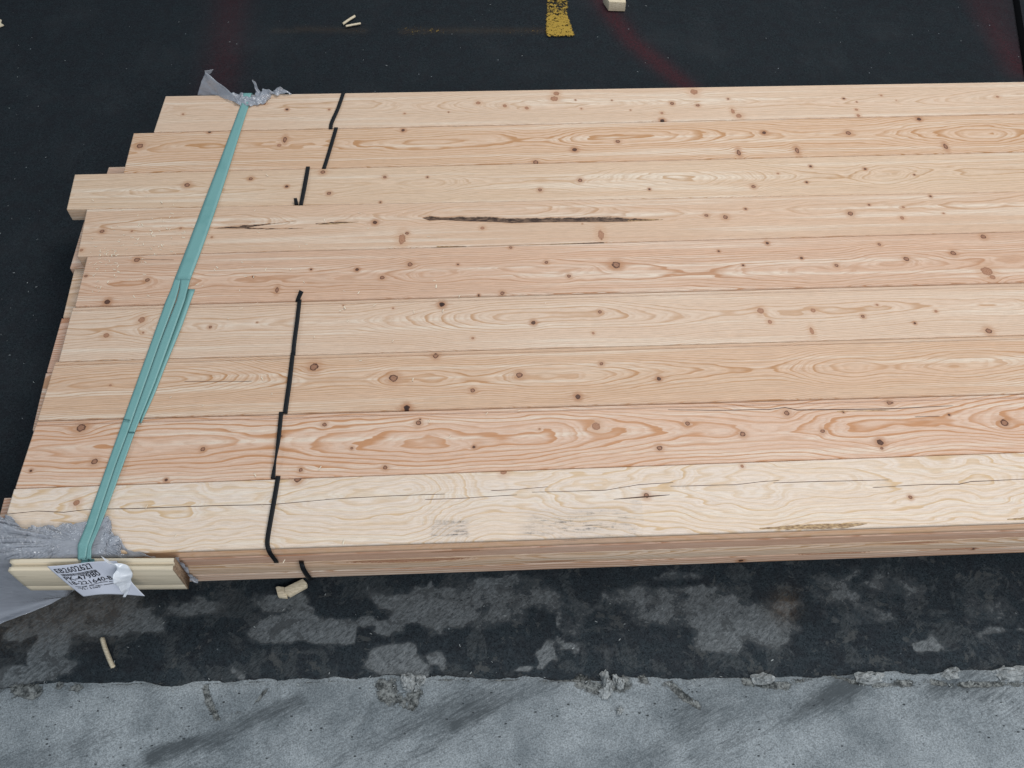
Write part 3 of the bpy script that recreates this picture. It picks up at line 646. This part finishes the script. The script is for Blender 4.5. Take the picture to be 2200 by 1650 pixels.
xsF = np.linspace(oX[0, 0], oX[-1, 0], nx_)
endpx = [(-330, 1470), (0, 1347), (60, 1322), (110, 1300), (165, 1273)]
eX = np.array([P(a, b, z=ZF+.08)[:2] for a, b in endpx])
sX, sY = P(190, 1170, z=0)[:2]
G = np.zeros((nx_, nt_, 3))
xl9 = P(-5, 1180, z=0)[0]
for i, X in enumerate(xsF):
    y0 = np.interp(X, oX[:, 0], oX[:, 1]) + .05*(vnoise(X*14, 3., 9)-.5) + .018*(vnoise(X*30, 3., 8)-.5)
    ye = jy(9, X)
    drop = -.55*sstep(0, 1.5, xl9-X)
    yend = np.interp(X, eX[:, 0], eX[:, 1])
    right = sstep(eX[-1, 0]-.02, eX[-1, 0]+.25, X)
    path = [(y0, .016+drop), ((y0+ye)/2, .02+drop), (ye+.02, .018+drop), (ye-.03, -.02+drop), (ye-.05, -.12+drop), (ye-.10, -.5)]
    if right < 1:
        zb = ZF+.06
        path += [(ye-.18-.5*max(0, (ye-yend-.3))*.3, -.95), (yend+.35*(ye-yend), zb+.04), (yend, zb)]
        path = path[:6]+[(a*(1-right)+(ye-.1)*right, b*(1-right)+(-.5)*right) for a, b in path[6:]]
    pl = resample(smooth_pl(np.array([(X, a, b) for a, b in path]), 5), nt_)
    G[i] = pl
V = G.reshape(-1, 3)
th = np.arctan2(V[:, 1]-sY, V[:, 0]-sX); r = np.hypot(V[:, 1]-sY, V[:, 0]-sX)
ontop = sstep(-.25, -.02, V[:, 2])
wr = (1-np.abs(fbm(th*42, r*.8, 41, 2)*2-1))**2*.085*np.clip(r*1.2-.12, 0, 1)
V[:, 2] += ontop*(wr+.035*(fbm(V[:, 0]*7, V[:, 1]*16, 4, 3)))
V[:, 2] += (1-ontop)*(.13*(1-np.abs(fbm(V[:, 0]*1.2-V[:, 1]*2.6, V[:, 0]*.5+V[:, 1]*.3, 26, 3)*2-1))**3+.10*(fbm(V[:, 0]*1.6+V[:, 1]*2, V[:, 1]*1.8, 6, 3)-.35)+.02*(vnoise(V[:, 0]*3+V[:, 1]*7, V[:, 1]*3, 3)))
film = sheet('plastic_film', G, film_mat, .004)
tag(film, 'grey crumpled plastic film spilling over the front left corner to the floor', 'plastic film')
# torn strip of film lying along the front edge
rows = []
for (a, b, c, d, z1, z2) in [(225, 1146, 222, 1175, .03, .02), (245, 1150, 240, 1186, .06, .03), (262, 1158, 252, 1196, .03, -.02), (275, 1184, 270, 1198, .01, -.08), (300, 1190, 298, 1198, .0, -.08), (334, 1196, 334, 1198, -.02, -.05)]:
    rows.append([P(a, b, z=z1), P(c, d, z=z2)])
rows = np.array(rows); A = smooth_pl(rows[:, 0], 8); B = smooth_pl(rows[:, 1], 8); tt = np.linspace(0, 1, 16)[None, :, None]
G2 = A[:, None]*(1-tt)+B[:, None]*tt
def crum(sc, amp, seed=1):
    return lambda V: np.stack([(fbm(V[:, 0]*sc, V[:, 1]*sc, seed, 2)-.5)*amp, (fbm(V[:, 1]*sc+9, V[:, 0]*sc+V[:, 2]*sc, seed+1, 2)-.5)*amp, (fbm(V[:, 0]*sc+V[:, 2]*sc+3, V[:, 1]*sc, seed+2, 3)-.4)*amp*1.6], 1)
sheet('torn_flap', G2, film_mat, .004, disp=crum(9, .05), parent=film)

# ------------------------------------------------------------------ grey film, far edge under the green strap
def loftpx(rows, n=6, m=14):
    A = smooth_pl(np.array([r[0] for r in rows]), n); B = smooth_pl(np.array([r[1] for r in rows]), n)
    t_ = np.linspace(0, 1, m)[None, :, None]; return A[:, None]*(1-t_)+B[:, None]*t_
def Yp(px, py, y): return P(px, py, y=y)
root = bpy.data.objects.new('plastic_film', None); C.objects.link(root)
tag(root, 'small torn grey film bunched at the far edge under the end of the green strap', 'plastic film')
sheet('film_flap', loftpx([[Yp(441, 151, .22), Yp(424, 206, .12)], [Yp(452, 160, .16), Yp(438, 208, .10)], [Yp(466, 175, .10), Yp(463, 206, .04)], [P(486, 191, z=.16), P(484, 213, z=.02)], [P(503, 207, z=.10), P(505, 221, z=.016)], [P(519, 221, z=.05), P(518, 228, z=.016)]], 6, 16), film_mat, .004, disp=crum(5, .045, 3), parent=root)
sheet('film_flap', loftpx([[Yp(439, 152, .21), Yp(442, 156, .23)], [Yp(448, 151, .26), Yp(450, 160, .27)], [Yp(458.5, 149, .30), Yp(458, 150, .30)]], 5, 6), film_mat, .004, parent=root)
sheet('film_flap', loftpx([[P(496, 202, z=.03), P(500, 218, z=.016)], [P(510, 201, z=.05), P(516, 226, z=.016)], [P(527, 201, z=.07), P(529, 229, z=.016)], [P(545, 203, z=.05), P(541, 228, z=.016)], [P(560, 199, z=.08), P(558, 224, z=.02)], [P(573, 192, z=.14), P(571, 222, z=.02)], [P(584, 196, z=.12), P(581, 206, z=.03)]], 8, 26), film_mat, .004, disp=crum(11, .075, 5), parent=root)
sheet('film_flap', loftpx([[Yp(540, 174, .05), Yp(542, 172, .05)], [Yp(546, 182, .04), Yp(550, 178, .04)], [Yp(546, 190, .02), Yp(553, 188, .02)], [Yp(549, 200, -.02), Yp(560, 198, -.02)], [P(551, 208, z=.03), P(562, 206, z=.03)]], 6, 8), film_mat, .004, disp=crum(14, .05, 7), parent=root)
sheet('film_flap', loftpx([[P(580, 193, z=.09), P(581, 203, z=.02)], [P(586, 197, z=.04), P(587, 202, z=.02)], [P(594, 192, z=.09), P(594, 206, z=.02)], [P(604, 189, z=.12), P(602, 203, z=.02)], [P(613, 196, z=.05), P(612, 203, z=.02)], [P(628, 200, z=.02), P(628, 202, z=.016)]], 6, 12), film_mat, .004, disp=crum(16, .05, 8), parent=root)

# ------------------------------------------------------------------ offcut protecting the front edge
def offw(name, top, side, dens):
    t = NT(name); g = t.noise(1, t.pos((5, 520, 520)), 3, .6)
    w_ = t.math('FRACT', t.math('MULTIPLY', t.noise(1, t.pos((1.2, 9, 26)), 1), 9))
    c = t.mix(t.rng(g, .42, .58), top, side); c = t.mix(t.rng(w_, .7, 1, 0, dens), c, tuple(x*.72 for x in side))
    return t.out(c, .6, .2)
off_mat = offw('offcut_wood', (.73, .63, .475), (.65, .555, .41), .5)
t = NT('offcut_end'); off_end = t.out(t.mix(t.rng(t.noise(420, None, 3, .8), .35, .65), (.12, .078, .05), (.33, .235, .16)), .9, .1)
_x = P(21, 1200, y=-9)[0]
zt_f = P(21, 1200, y=jy(9, _x)-.035)[2]
BL, BR, FL, FR = (P(a, b, z=zt_f) for a, b in ((21, 1200), (374, 1198), (16, 1227), (371, 1224)))
yo0 = (BL+(BR-BL)*.48)[1]; yo1 = (FL+(FR-FL)*.48)[1]
zb_f = P(250, 1267, y=yo1)[2]
def offcut():
    hz = 0; b = zb_f-zt_f; T_ = 1.
    sec = [(0, -.008), (.04, 0), (.32, 0), (.35, -.045), (.64, -.045), (.67, 0), (.96, 0), (1, -.01), (1, b+.01), (.95, b), (.06, b), (.0, b+.01), (0, b+.13), (.03, b+.136), (.03, b+.144), (0, b+.15)]
    n = 40; V = []
    for i in range(n):
        for y, z in sec:
            q = i/(n-1)
            if i == 0: q += .012*(vnoise(y*8, z*30, 5)-.3)
            f_ = FL+(FR-FL)*q; k_ = BL+(BR-BL)*q
            p = f_*(1-y)+k_*y; V.append((p[0], p[1], zt_f+z))
    m = len(sec); Q = grid_quads(n, m); a = np.arange(n-1)*m
    Q = np.vstack([Q, np.stack([a+m-1, a+2*m-1, a+m, a], 1)])
    return np.array(V), Q, m, n
V, Q, m_, n_ = offcut()
oc = bpy.data.objects.new('board_offcut', None); C.objects.link(oc)
tag(oc, 'short pale grooved offcut standing on edge against the front left, under the label', 'offcut')
mesh_np('offcut_body', V, Q, off_mat, parent=oc, T=[np.arange(m_)[None]])
# rough cut end as its own part
ev = V[-m_:]; ring = [ev]
mid = ev.mean(0)
Vend = np.vstack([ev+np.array([.001, 0, 0]), ev*1.0+np.array([.012, 0, 0]) + 0*ev])
Qe = np.array([[i, (i+1) % m_, m_+(i+1) % m_, m_+i] for i in range(m_)])
mesh_np('cut_end', Vend, Qe, off_end, parent=oc, T=[(m_+np.arange(m_))[None]])
# torn film round the cut end
pe = []
for k_ in range(14):
    u = k_/13
    px = 378+u*36; py = 1198+u*50
    wd = 8*(.5+random.random())*(1-.3*u)
    pe.append([Yp(px-wd*.5, py+1, yo0+.01), Yp(px+wd*.7, py-2-3*random.random(), yo0+.02)])
pe += [[Yp(420, 1252, yo0), Yp(424, 1247, yo0)], [Yp(425, 1256, yo0), Yp(427, 1250, yo0)]]
fl = sheet('torn_film', loftpx(pe, 4, 9), film_mat, .004, disp=crum(14, .07, 12))
tag(fl, 'narrow crumpled grey film scrap clinging behind the rough cut end of the offcut', 'plastic film')

# ------------------------------------------------------------------ green strap
t = NT('green_strap_plastic'); wv = t.noise(1, t.pos((500, 800, 500)), 2)
gcol = t.mix(t.rng(wv, .3, .7), (.14, .305, .295), (.185, .375, .36)); gcol = t.mix(t.rng(t.noise(18, None, 3), .55, .75, 0, .5), gcol, (.10, .26, .25))
green = t.out(gcol, .42, .45); t.bump(wv, .5, .0003)
gs = bpy.data.objects.new('green_strap', None); C.objects.link(gs)
tag(gs, 'long green double strap running slantwise over the left end of the stack', 'strap')
zt = .02
def gz(l, z): return [P(a, b, z=z) for a, b in l]
left = [(526, 203), (517, 226), (500, 272), (470, 352), (440, 430), (405, 523), (375, 600)]
rgt = [(544, 203), (535, 226), (520, 272), (495, 352), (470, 430), (438, 523), (409, 600)]
behind = Yp(529, 206, .03); behind2 = Yp(546, 206, .03)
L0 = [P(527, 207, z=-.5), P(525, 202.5, z=.0)]+gz(left[1:], zt); R0 = [P(545, 207, z=-.5), P(543.5, 202.5, z=.0)]+gz(rgt[1:], zt)
L0[0] = L0[1]+np.array([0, .03, -.8]); R0[0] = R0[1]+np.array([0, .03, -.8])
ribbon('strap_band', L0, R0, green, n=6, m=5, thick=.010, parent=gs)
yS = jy(9, sX)
Ledge = [(375, 600), (368, 621), (356, 648), (313, 769), (272, 883), (229, 1003), (204, 1074), (183, 1134), (167, 1172)]
I_l = [(388, 600), (384, 621), (377.5, 645), (344, 734), (318, 807), (282, 909), (248, 1000), (223, 1074), (205, 1130), (189, 1172)]
I_r = [(388, 600), (386, 621), (380, 645), (345, 734), (319, 807), (283, 909), (249, 1000), (224, 1074), (206, 1130), (189.6, 1172)]
Redge = [(409, 600), (403, 621), (397, 645), (360, 748), (333, 822), (291, 925), (263, 1003), (237, 1074), (214, 1134), (196, 1174)]
def tail_pts(a, b):            # over the front edge, down to the offcut, across it and down its face
    x = P(a, b, z=zt)[0]
    ye = jy(9, x)
    pa = P(a, 1186, y=ye-.045); xx = pa[0]
    return [np.array([xx*.5+x*.5, ye-.085, .02]), np.array([xx+.005, ye-.10, zt_f+.05]), np.array([xx+.01, yo0-.02, zt_f+.014]), np.array([xx+.01, yo1+.02, zt_f+.014]), np.array([xx+.02, yo1-.015, zt_f-.05]), np.array([xx+.02, yo1-.012, zb_f+.02]), np.array([xx+.02, yo1+.08, zb_f-.05]), np.array([xx+.02, yo0+.8, -4*TH-.03])]
def band(name, La, Ra, ta, tb, zz=zt, hump=None):
    L = gz(La, zz)+tail_pts(*ta); R = gz(Ra, zz)+tail_pts(*tb)
    n = max(len(L), len(R)); 
    if hump:
        for arr in (L, R):
            src = La if arr is L else Ra
            for i in range(len(src)): arr[i] = P(*src[i], z=zz+float(np.interp(src[i][1], *hump)))
    L = resample(L, 150); R = resample(R, 150)
    tq = np.linspace(0, 1, 5)[None, :, None]
    return sheet(name, L[:, None]*(1-tq)+R[:, None]*tq, green, .010, parent=gs)
band('strap_band', Ledge, I_l, (167, 1174), (184, 1174), zt, ([1003, 1074, 1134, 1174], [0, .005, .05, .085]))
band('strap_band', I_r, Redge, (184.6, 1174), (196, 1176), zt+.006, ([600, 621, 645, 734, 807, 1074, 1134, 1174], [-.006, .008, .02, .014, .003, .005, .05, .085]))
ribbon('strap_tail', gz([(404, 621), (393, 655), (372, 712), (348, 778), (325, 840), (300, 905)], .008), gz([(419, 622), (407, 655), (389, 705), (357, 783), (331, 849), (303, 910)], .008), green, n=5, m=3, thick=.008, parent=gs)
t = NT('weld_mark'); weld = t.out((.03, .10, .10), .5, .3)
for a, b, c, d in [(265, 901, 279.5, 902.5), (275, 927.5, 289.5, 928)]:
    ribbon('weld_line', [P(a, b, z=zt+.026), P(a+7, b+.4, z=zt+.027), P(c, d, z=zt+.026)], [P(a, b+1.6, z=zt+.026), P(a+7, b+2, z=zt+.027), P(c, d+1.6, z=zt+.026)], weld, n=3, m=2, thick=.003, parent=gs)

# ------------------------------------------------------------------ paper label and its writing
t = NT('label_paper'); paper = t.out(t.mix(t.noise(16, None, 4), (.50, .52, .60), (.60, .615, .68)), .45, .3)
t.bump(t.noise(9, None, 3), .25, .004)
t = NT('label_ink'); ink = t.out((.018, .02, .028), .6, .2)
def labpt(px, py):
    # plane leaning out from the top front edge of the offcut
    d = FW + RT*(px-1100)/F - UP*(py-825)/F
    n = np.array([0, -math.cos(.62), math.sin(.62)]); n /= np.linalg.norm(n)
    p0 = np.array([0, yo1-.03, zt_f+.0])
    t_ = ((p0-CAM)@n)/(d@n)
    return CAM+d*t_
LA = smooth_pl(np.array([(101, 1217), (150, 1213), (200, 1207), (250, 1205)], float), 10)      # top edge
LM = smooth_pl(np.array([(138, 1248), (187, 1247), (236, 1240), (287, 1252)], float), 10)
LB_ = smooth_pl(np.array([(179, 1282), (216, 1276.5), (262, 1276), (313, 1278)], float), 10)     # bottom edge
rowsL = []
for t_ in np.linspace(0, 1, 22):
    if t_ < .5: q = LA*(1-2*t_)+LM*2*t_
    else: q = LM*(2-2*t_)+LB_*(2*t_-1)
    q0 = LA*(1-t_)**2+2*t_*(1-t_)*LM+LB_*t_*t_
    q = .5*q+.5*q0
    rowsL.append(q)
LPX = np.array(rowsL)
nr, nc = LPX.shape[:2]
nrm = np.array([0, -math.cos(.62), math.sin(.62)])
def lab3(u, v, lift=0):
    fu = np.clip(u, 0, 1)*(nc-1); fv = np.clip(v, 0, 1)*(nr-1)
    i = min(int(fv), nr-2); j = min(int(fu), nc-2); a = fv-i; b = fu-j
    q = (LPX[i, j]*(1-b)+LPX[i, j+1]*b)*(1-a)+(LPX[i+1, j]*(1-b)+LPX[i+1, j+1]*b)*a
    w_ = .020*math.sin(u*7+.5)*math.sin(v*3.0)+.03*v*v*(u-.2)
    return labpt(*q)+nrm*(w_+lift)
GL = np.array([[lab3(j/(44), i/30) for j in range(45)] for i in range(31)])
lab = sheet('paper_label', GL, paper, .003)
tag(lab, 'white printed paper label with code numbers hanging over the offcut', 'label')
def text_on(txt, u0, v0, u1, v1, size_v, shear=0., warp=None):
    cu = bpy.data.curves.new('label_print', 'FONT'); cu.body = txt; cu.resolution_u = 3
    cu.offset = .012
    o = bpy.data.objects.new('tmp', cu); C.objects.link(o)
    dg = bpy.context.evaluated_depsgraph_get(); me = bpy.data.meshes.new_from_object(o.evaluated_get(dg))
    bpy.data.objects.remove(o)
    bm = bmesh.new(); bm.from_mesh(me); bmesh.ops.triangulate(bm, faces=bm.faces[:])
    xs_ = [v.co.x for v in bm.verts]; x0, x1 = min(xs_), max(xs_)
    for v in bm.verts:
        s_ = (v.co.x-x0)/(x1-x0); h = v.co.y/.72
        if warp: h = h*warp(s_)[0]+warp(s_)[1]
        u = u0+(u1-u0)*s_ + shear*h; vv_ = v0+(v1-v0)*s_ - size_v*h
        v.co = Vector(M(lab3(u, vv_, .006)))
    bm.to_mesh(me); bm.free(); me.materials.clear(); me.materials.append(ink)
    o = bpy.data.objects.new('label_print', me); C.objects.link(o); o.parent = lab; return o
text_on('EB2602627', .05, .215, .60, .20, .15, 0, lambda s: (.85+.35*s, 0))
text_on('PK-47980', .07, .455, .58, .43, .125, 0, lambda s: (1+.1*s, -.10*math.sin(s*3)))
text_on('18-221640-B-P', .07, .60, .80, .56, .115, 0, lambda s: (1, -.25*math.sin(s*3.1)**2))
text_on('72 / 3.060', .14, .78, .44, .77, .06)
# bar code and thin ruled lines
def strip_on(items, name):
    V = []; Qs = []
    for (ua, ub, va, vb, dv) in items:
        k0 = len(V)
        V += [lab3(ua, va, .006), lab3(ub, va+dv, .006), lab3(ub, vb+dv, .006), lab3(ua, vb, .006)]; Qs.append([k0, k0+1, k0+2, k0+3])
    return mesh_np(name, np.array(V), np.array(Qs), ink, parent=lab)
bars = []; u = .08
while u < .58:
    w_ = random.choice([.004, .004, .007, .010]); bars.append((u, u+w_, .25, .315, 0)); u += w_+random.choice([.003, .004, .007])
strip_on(bars, 'bar_code')
ln = []
for v0, ua, ub, fr in [(.645, .09, .76, 3), (.69, .10, .70, 5)]:
    us = np.linspace(ua, ub, 40)
    for a, b in zip(us[:-1], us[1:]):
        if random.random() < .25: continue
        ya = v0+.018*math.sin(a*9*fr/3); yb = v0+.018*math.sin(b*9*fr/3); ln.append((a, b, ya, ya+.014, yb-ya))
strip_on(ln, 'ruled_line')
# crumpled white film wisp over the label
t = NT('white_film'); white_film = t.out(t.mix(t.noise(120, None, 3), (.62, .66, .72), (.80, .82, .86)), .22, .6); t.b.inputs['Alpha'].default_value = .92
def lp(px, py, l=0): return labpt(px, py)+nrm*l
wr_ = [[lp(223, 1187, .10), lp(225, 1189, .10)], [lp(233, 1194, .12), lp(240, 1199, .08)], [lp(246, 1200, .12), lp(256, 1207, .10)], [lp(270, 1203, .10), lp(258, 1214, .14)], [lp(282, 1216, .05), lp(259, 1222, .20)], [lp(286.5, 1232, .03), lp(261, 1234, .22)], [lp(285, 1247, .03), lp(266, 1248, .16)], [lp(283, 1261, .03), lp(272, 1262, .12)], [lp(279, 1270, .03), lp(273, 1269, .08)], [lp(274, 1279, .03), lp(270, 1278, .04)]]
wi = sheet('film_wisp', loftpx(wr_, 8, 18), white_film, .004, disp=crum(13, .05, 15))
tag(wi, 'white crumpled plastic wisp twisted over the right side of the paper label', 'plastic scrap')

# ------------------------------------------------------------------ small things on the floor
t = NT('chip_wood'); chip = t.out(t.mix(t.rng(t.noise(1, t.pos((90, 420, 420)), 4, .7), .42, .58), (.72, .62, .46), (.55, .46, .32)), .7, .2)
def prism(name, base_px, h, mat, z0=None, taper=1.0, lift=0., jag=0):
    z0 = ZF+.02 if z0 is None else z0
    b = np.array([P(a, c, z=z0+h) for a, c in base_px]); n = len(b)
    c = b.mean(0)
    lo = b.copy(); lo[:, 2] = z0; lo[:, :2] = c[:2]+(b[:, :2]-c[:2])*(2-taper)
    V = np.vstack([b+np.random.default_rng(3).normal(0, jag, b.shape), lo])
    if lift: V[:, 2] += lift*np.linspace(0, 1, n)[np.r_[0:n, 0:n]]
    Q = np.array([[i, (i+1) % n, n+(i+1) % n, n+i] for i in range(n)])
    o = mesh_np(name, V, Q[:, ::-1], mat, T=[np.arange(n)[None], (n+np.arange(n))[::-1][None]])
    bv = o.modifiers.new('bev', 'BEVEL'); bv.width = .006*S; bv.segments = 2
    return o
t_chip = bpy.data.objects.new('wood_chip', None); C.objects.link(t_chip); tag(t_chip, 'bent pale wood chip on the asphalt below the front edge, beside the short curved strap', 'wood chip')
c1 = prism('long_arm', [(611, 1262), (650, 1243), (659, 1252), (658, 1258), (621, 1279), (612, 1274)], .09, chip); c1.parent = t_chip
c2 = prism('short_arm', [(592, 1261), (597, 1259), (611, 1261), (616, 1272), (616, 1283), (597, 1281)], .07, chip, z0=ZF+.02); c2.parent = t_chip
def stick(lab, pxs, wpx, name='wood_splinter', h=.035, group=None):
    L = []; R = []
    for i, (a, b) in enumerate(pxs):
        j = min(i, len(pxs)-2); d = np.array(pxs[j+1])-np.array(pxs[j]); d = d/np.linalg.norm(d); nrm_ = np.array([-d[1], d[0]])*wpx/2
        L.append(P(a-nrm_[0], b-nrm_[1], z=ZF+.05)); R.append(P(a+nrm_[0], b+nrm_[1], z=ZF+.05))
    o = ribbon(name, L, R, chip, n=4, m=3, thick=h, hump=.015)
    return tag(o, lab, 'splinter', group)
stick('pale bent splinter alone on the dark asphalt near the lower left', [(220, 1371), (226, 1391), (234, 1412), (240, 1426), (244, 1434)], 5.4, h=.045)
stick('greyish splinter lying aslant on the dark floor behind the stack', [(737, 52), (750, 43), (763, 35)], 3.8)
stick('thin pale splinter nearly level, just below the aslant one behind the stack', [(743, 57), (758, 54), (775, 51)], 2.7)
prm = prism('wood_block', [(1297, -14), (1340, -16), (1345, 5), (1309, 4)], .22, chip, z0=ZF+.02, taper=1.0)
tag(prm, 'pale wood block cut off by the top edge of the photo', 'block')
tag(prism('wood_chip', [(-6, 40), (3, 42), (1, 49), (8, 53), (-2, 57), (-8, 52)], .03, chip), 'small wood chip at the left edge of the photo behind the stack', 'wood chip')
t = NT('rubble'); rub = t.out(t.mix(t.rng(t.noise(60, None, 5, .8), .35, .65), (.14, .15, .15), (.42, .44, .44)), .95, .1); t.bump(t.noise(90, None, 4, .7), .9, .004)
def rock(px_poly, h, lab, seed=1, group='loose concrete fragments along the seam'):
    b = np.array([P(a, c, z=ZF+.04) for a, c in px_poly]); c = b.mean(0)
    bm = bmesh.new(); vt = [bm.verts.new(Vector(M(p))) for p in b]; vb = [bm.verts.new(Vector(M((c+(p-c)*1.05)*np.array([1, 1, 0])+np.array([0, 0, ZF-.03])))) for p in b]
    top = bm.verts.new(Vector(M(c+np.array([.01, .0, h]))))
    n = len(b)
    mids = [bm.verts.new(Vector(M(c*.45+p*.55+np.array([0, 0, h*(.6+.5*_h(i, seed, 3))])))) for i, p in enumerate(b)]
    for i in range(n):
        j = (i+1) % n
        bm.faces.new((vb[i], vb[j], vt[j], vt[i])); bm.faces.new((vt[i], vt[j], mids[j], mids[i])); bm.faces.new((mids[i], mids[j], top))
    bmesh.ops.subdivide_edges(bm, edges=bm.edges[:], cuts=2, use_grid_fill=True)
    rr_ = random.Random(seed)
    for v in bm.verts: v.co += Vector((rr_.gauss(0, 1), rr_.gauss(0, 1), rr_.gauss(0, 1)))*.0016
    bmesh.ops.recalc_face_normals(bm, faces=bm.faces[:])
    me = bpy.data.meshes.new('concrete_fragment'); bm.to_mesh(me); bm.free(); me.materials.append(rub)
    o = bpy.data.objects.new('concrete_fragment', me); C.objects.link(o); tag(o, lab, 'fragment', group)
rock([(1292, 1446), (1302, 1441), (1309, 1455), (1318, 1470), (1314, 1488), (1304, 1503), (1292, 1502), (1286, 1492), (1296, 1474)], .09, 'largest jagged pale concrete fragment on the seam, centre right', 1)
rock([(1316, 1449), (1332, 1452), (1342, 1466), (1340, 1480), (1328, 1482), (1318, 1466)], .05, 'flat grey concrete fragment touching the right side of the largest one', 5)
rock([(1322, 1524), (1332, 1520), (1340, 1527), (1334, 1537), (1325, 1535)], .05, 'small pale pebble of concrete alone on the grey path below the largest fragment', 9)
rock([(862, 1450), (880, 1446), (892, 1455), (890, 1474), (884, 1490), (868, 1482), (860, 1468)], .05, 'block shaped concrete fragment beside the dark hollow in the seam', 13)
rock([(894, 1452), (910, 1449), (914, 1462), (900, 1480), (891, 1486), (893, 1468)], .04, 'slim concrete fragment right of the block shaped one at the hollow', 17)
rock([(1612, 1452), (1640, 1445), (1662, 1450), (1664, 1464), (1640, 1470), (1618, 1466)], .04, 'cracked pale concrete fragment right of the diagonal groove', 21)
rock([(1838, 1450), (1866, 1444), (1896, 1448), (1894, 1462), (1860, 1468), (1842, 1464)], .04, 'low pale concrete fragment at the seam, nearer the right edge than the cracked one', 25)
rock([(2030, 1440), (2050, 1432), (2062, 1440), (2060, 1458), (2040, 1460), (2024, 1454)], .04, 'upright pale concrete fragment second from the right edge', 29)
rock([(2132, 1440), (2160, 1432), (2200, 1432), (2216, 1446), (2190, 1462), (2150, 1462)], .04, 'wide pale concrete fragment at the right edge of the photo', 33)
# yellow paint mark
t = NT('yellow_paint'); n1 = t.noise(95, None, 5, .85); ycov = t.math('ADD', t.attr('cov'), t.math('MULTIPLY', t.math('SUBTRACT', n1, .5), 3.2))
t.out(t.mix(t.noise(300, None, 2), (.28, .18, .035), (.45, .29, .05)), .8, .15); t.put(t.b.inputs['Alpha'], t.rng(ycov, .44, .54))
yellow = t.m
def paint(px0, py0, px1, py1, cov, lab):
    n, m = 60, 60; G = np.zeros((n, m, 3)); cv = np.zeros((n, m))
    for i in range(n):
        for j in range(m):
            a = px0+(px1-px0)*i/(n-1); b = py0+(py1-py0)*j/(m-1); G[i, j] = P(a, b, z=ZF+.045); cv[i, j] = cov(a, b)
    o = mesh_np('paint_mark', G.reshape(-1, 3), grid_quads(n, m)[:, ::-1], yellow, {'cov': cv})
    return tag(o, lab, 'paint mark')
def c_y(a, b):
    e = min((a-1172)/4, (1222+max(0, (b-35))*.35-a)/4, (79-b)/4); e = max(-1, min(1, e))
    return -.6+1.1*(e > -1)*(.5+.5*e)+(-.08+.27*max(0, min(1, (b-18)/22)) if e > 0 else 0)
paint(1160, -30, 1250, 90, c_y, 'worn yellow paint bar ending in a broad foot at the top of the photo')
def c_b(a, b):
    e = 1-abs(b-66)/13; s_ = .5+.5*math.sin(a*.021+1.9)
    return -.48+.40*max(0, e)**.5+.28*s_*(a > 860) - (.12 if a < 800 or a > 1160 else 0) if e > 0 else -1
paint(600, 48, 1176, 84, c_b, 'faint worn yellow paint line level behind the stack')
# dark joint in the floor at the upper right
t = NT('dark_gap'); dg_ = t.out((.0015, .0015, .002), .9, .05)
g1 = [P(2172, -40, z=ZF+.035), P(2177, 0, z=ZF+.035), P(2189, 80, z=ZF+.035), P(2204, 180, z=ZF+.035)]; g2 = [P(2184, -40, z=ZF+.035), P(2190, 0, z=ZF+.035), P(2203, 80, z=ZF+.035), P(2222, 180, z=ZF+.035)]
tag(ribbon('floor_joint', g1, g2, dg_, n=4, m=2, thick=.01), kind='structure')
# sawdust on the boards and grit
def flecks(name, lst, mat, n, smin, smax, seed, lab, cat, group=None, zf=None):
    rg = random.Random(seed); V = []; Q = []
    for i in range(n):
        cx, cy, rx, ry = rg.choice(lst); a = cx+rg.gauss(0, rx); b = cy+rg.gauss(0, ry)
        z = zf(a, b)
        if z is None: continue
        p = P(a, b, z=z); an = rg.random()*6.28; l = rg.uniform(smin, smax); w_ = l*rg.uniform(.12, .35)
        d = np.array([math.cos(an), math.sin(an), .15*rg.random()])*l; e = np.array([-math.sin(an), math.cos(an), 0])*w_; k0 = len(V)
        hh = np.array([0, 0, w_*.8])
        V += [p-d-e, p+d-e, p+d+e, p-d+e, p-d*.9+hh, p+d*.9+hh]; Q += [[k0, k0+1, k0+5, k0+4], [k0+2, k0+3, k0+4, k0+5]]
    o = mesh_np(name, np.array(V), np.array(Q), mat); return tag(o, lab, cat, group, 'stuff')
t = NT('sawdust'); sdm = t.out((.74, .64, .50), .8, .1)
def on_board(a, b): return .006 if (a > 190 and b > 215) else None
flecks('sawdust', [(330, 500, 40, 25), (230, 545, 30, 25), (370, 480, 40, 30), (210, 600, 20, 25), (330, 520, 70, 40), (500, 560, 160, 60), (700, 640, 250, 120), (600, 1000, 250, 100)], sdm, 230, .012, .032, 3, 'pale sawdust scattered on the boards round the green strap', 'sawdust', zf=on_board)
t = NT('grit'); grm = t.out((.30, .32, .32), .9, .1)
def on_floor(a, b):
    if b < 165 or b > 1262 or (a < 100 and b < 900): return ZF+.035
    return None
flecks('floor_grit', [(1100, 90, 800, 60), (1100, 1340, 800, 60), (1300, 1465, 500, 14), (60, 400, 40, 300), (500, 1472, 500, 8), (1700, 1470, 400, 9)], grm, 330, .005, .019, 6, 'fine pale grit scattered over the asphalt and the crumbled seam', 'grit', zf=on_floor)
print('objects', len(bpy.data.objects))
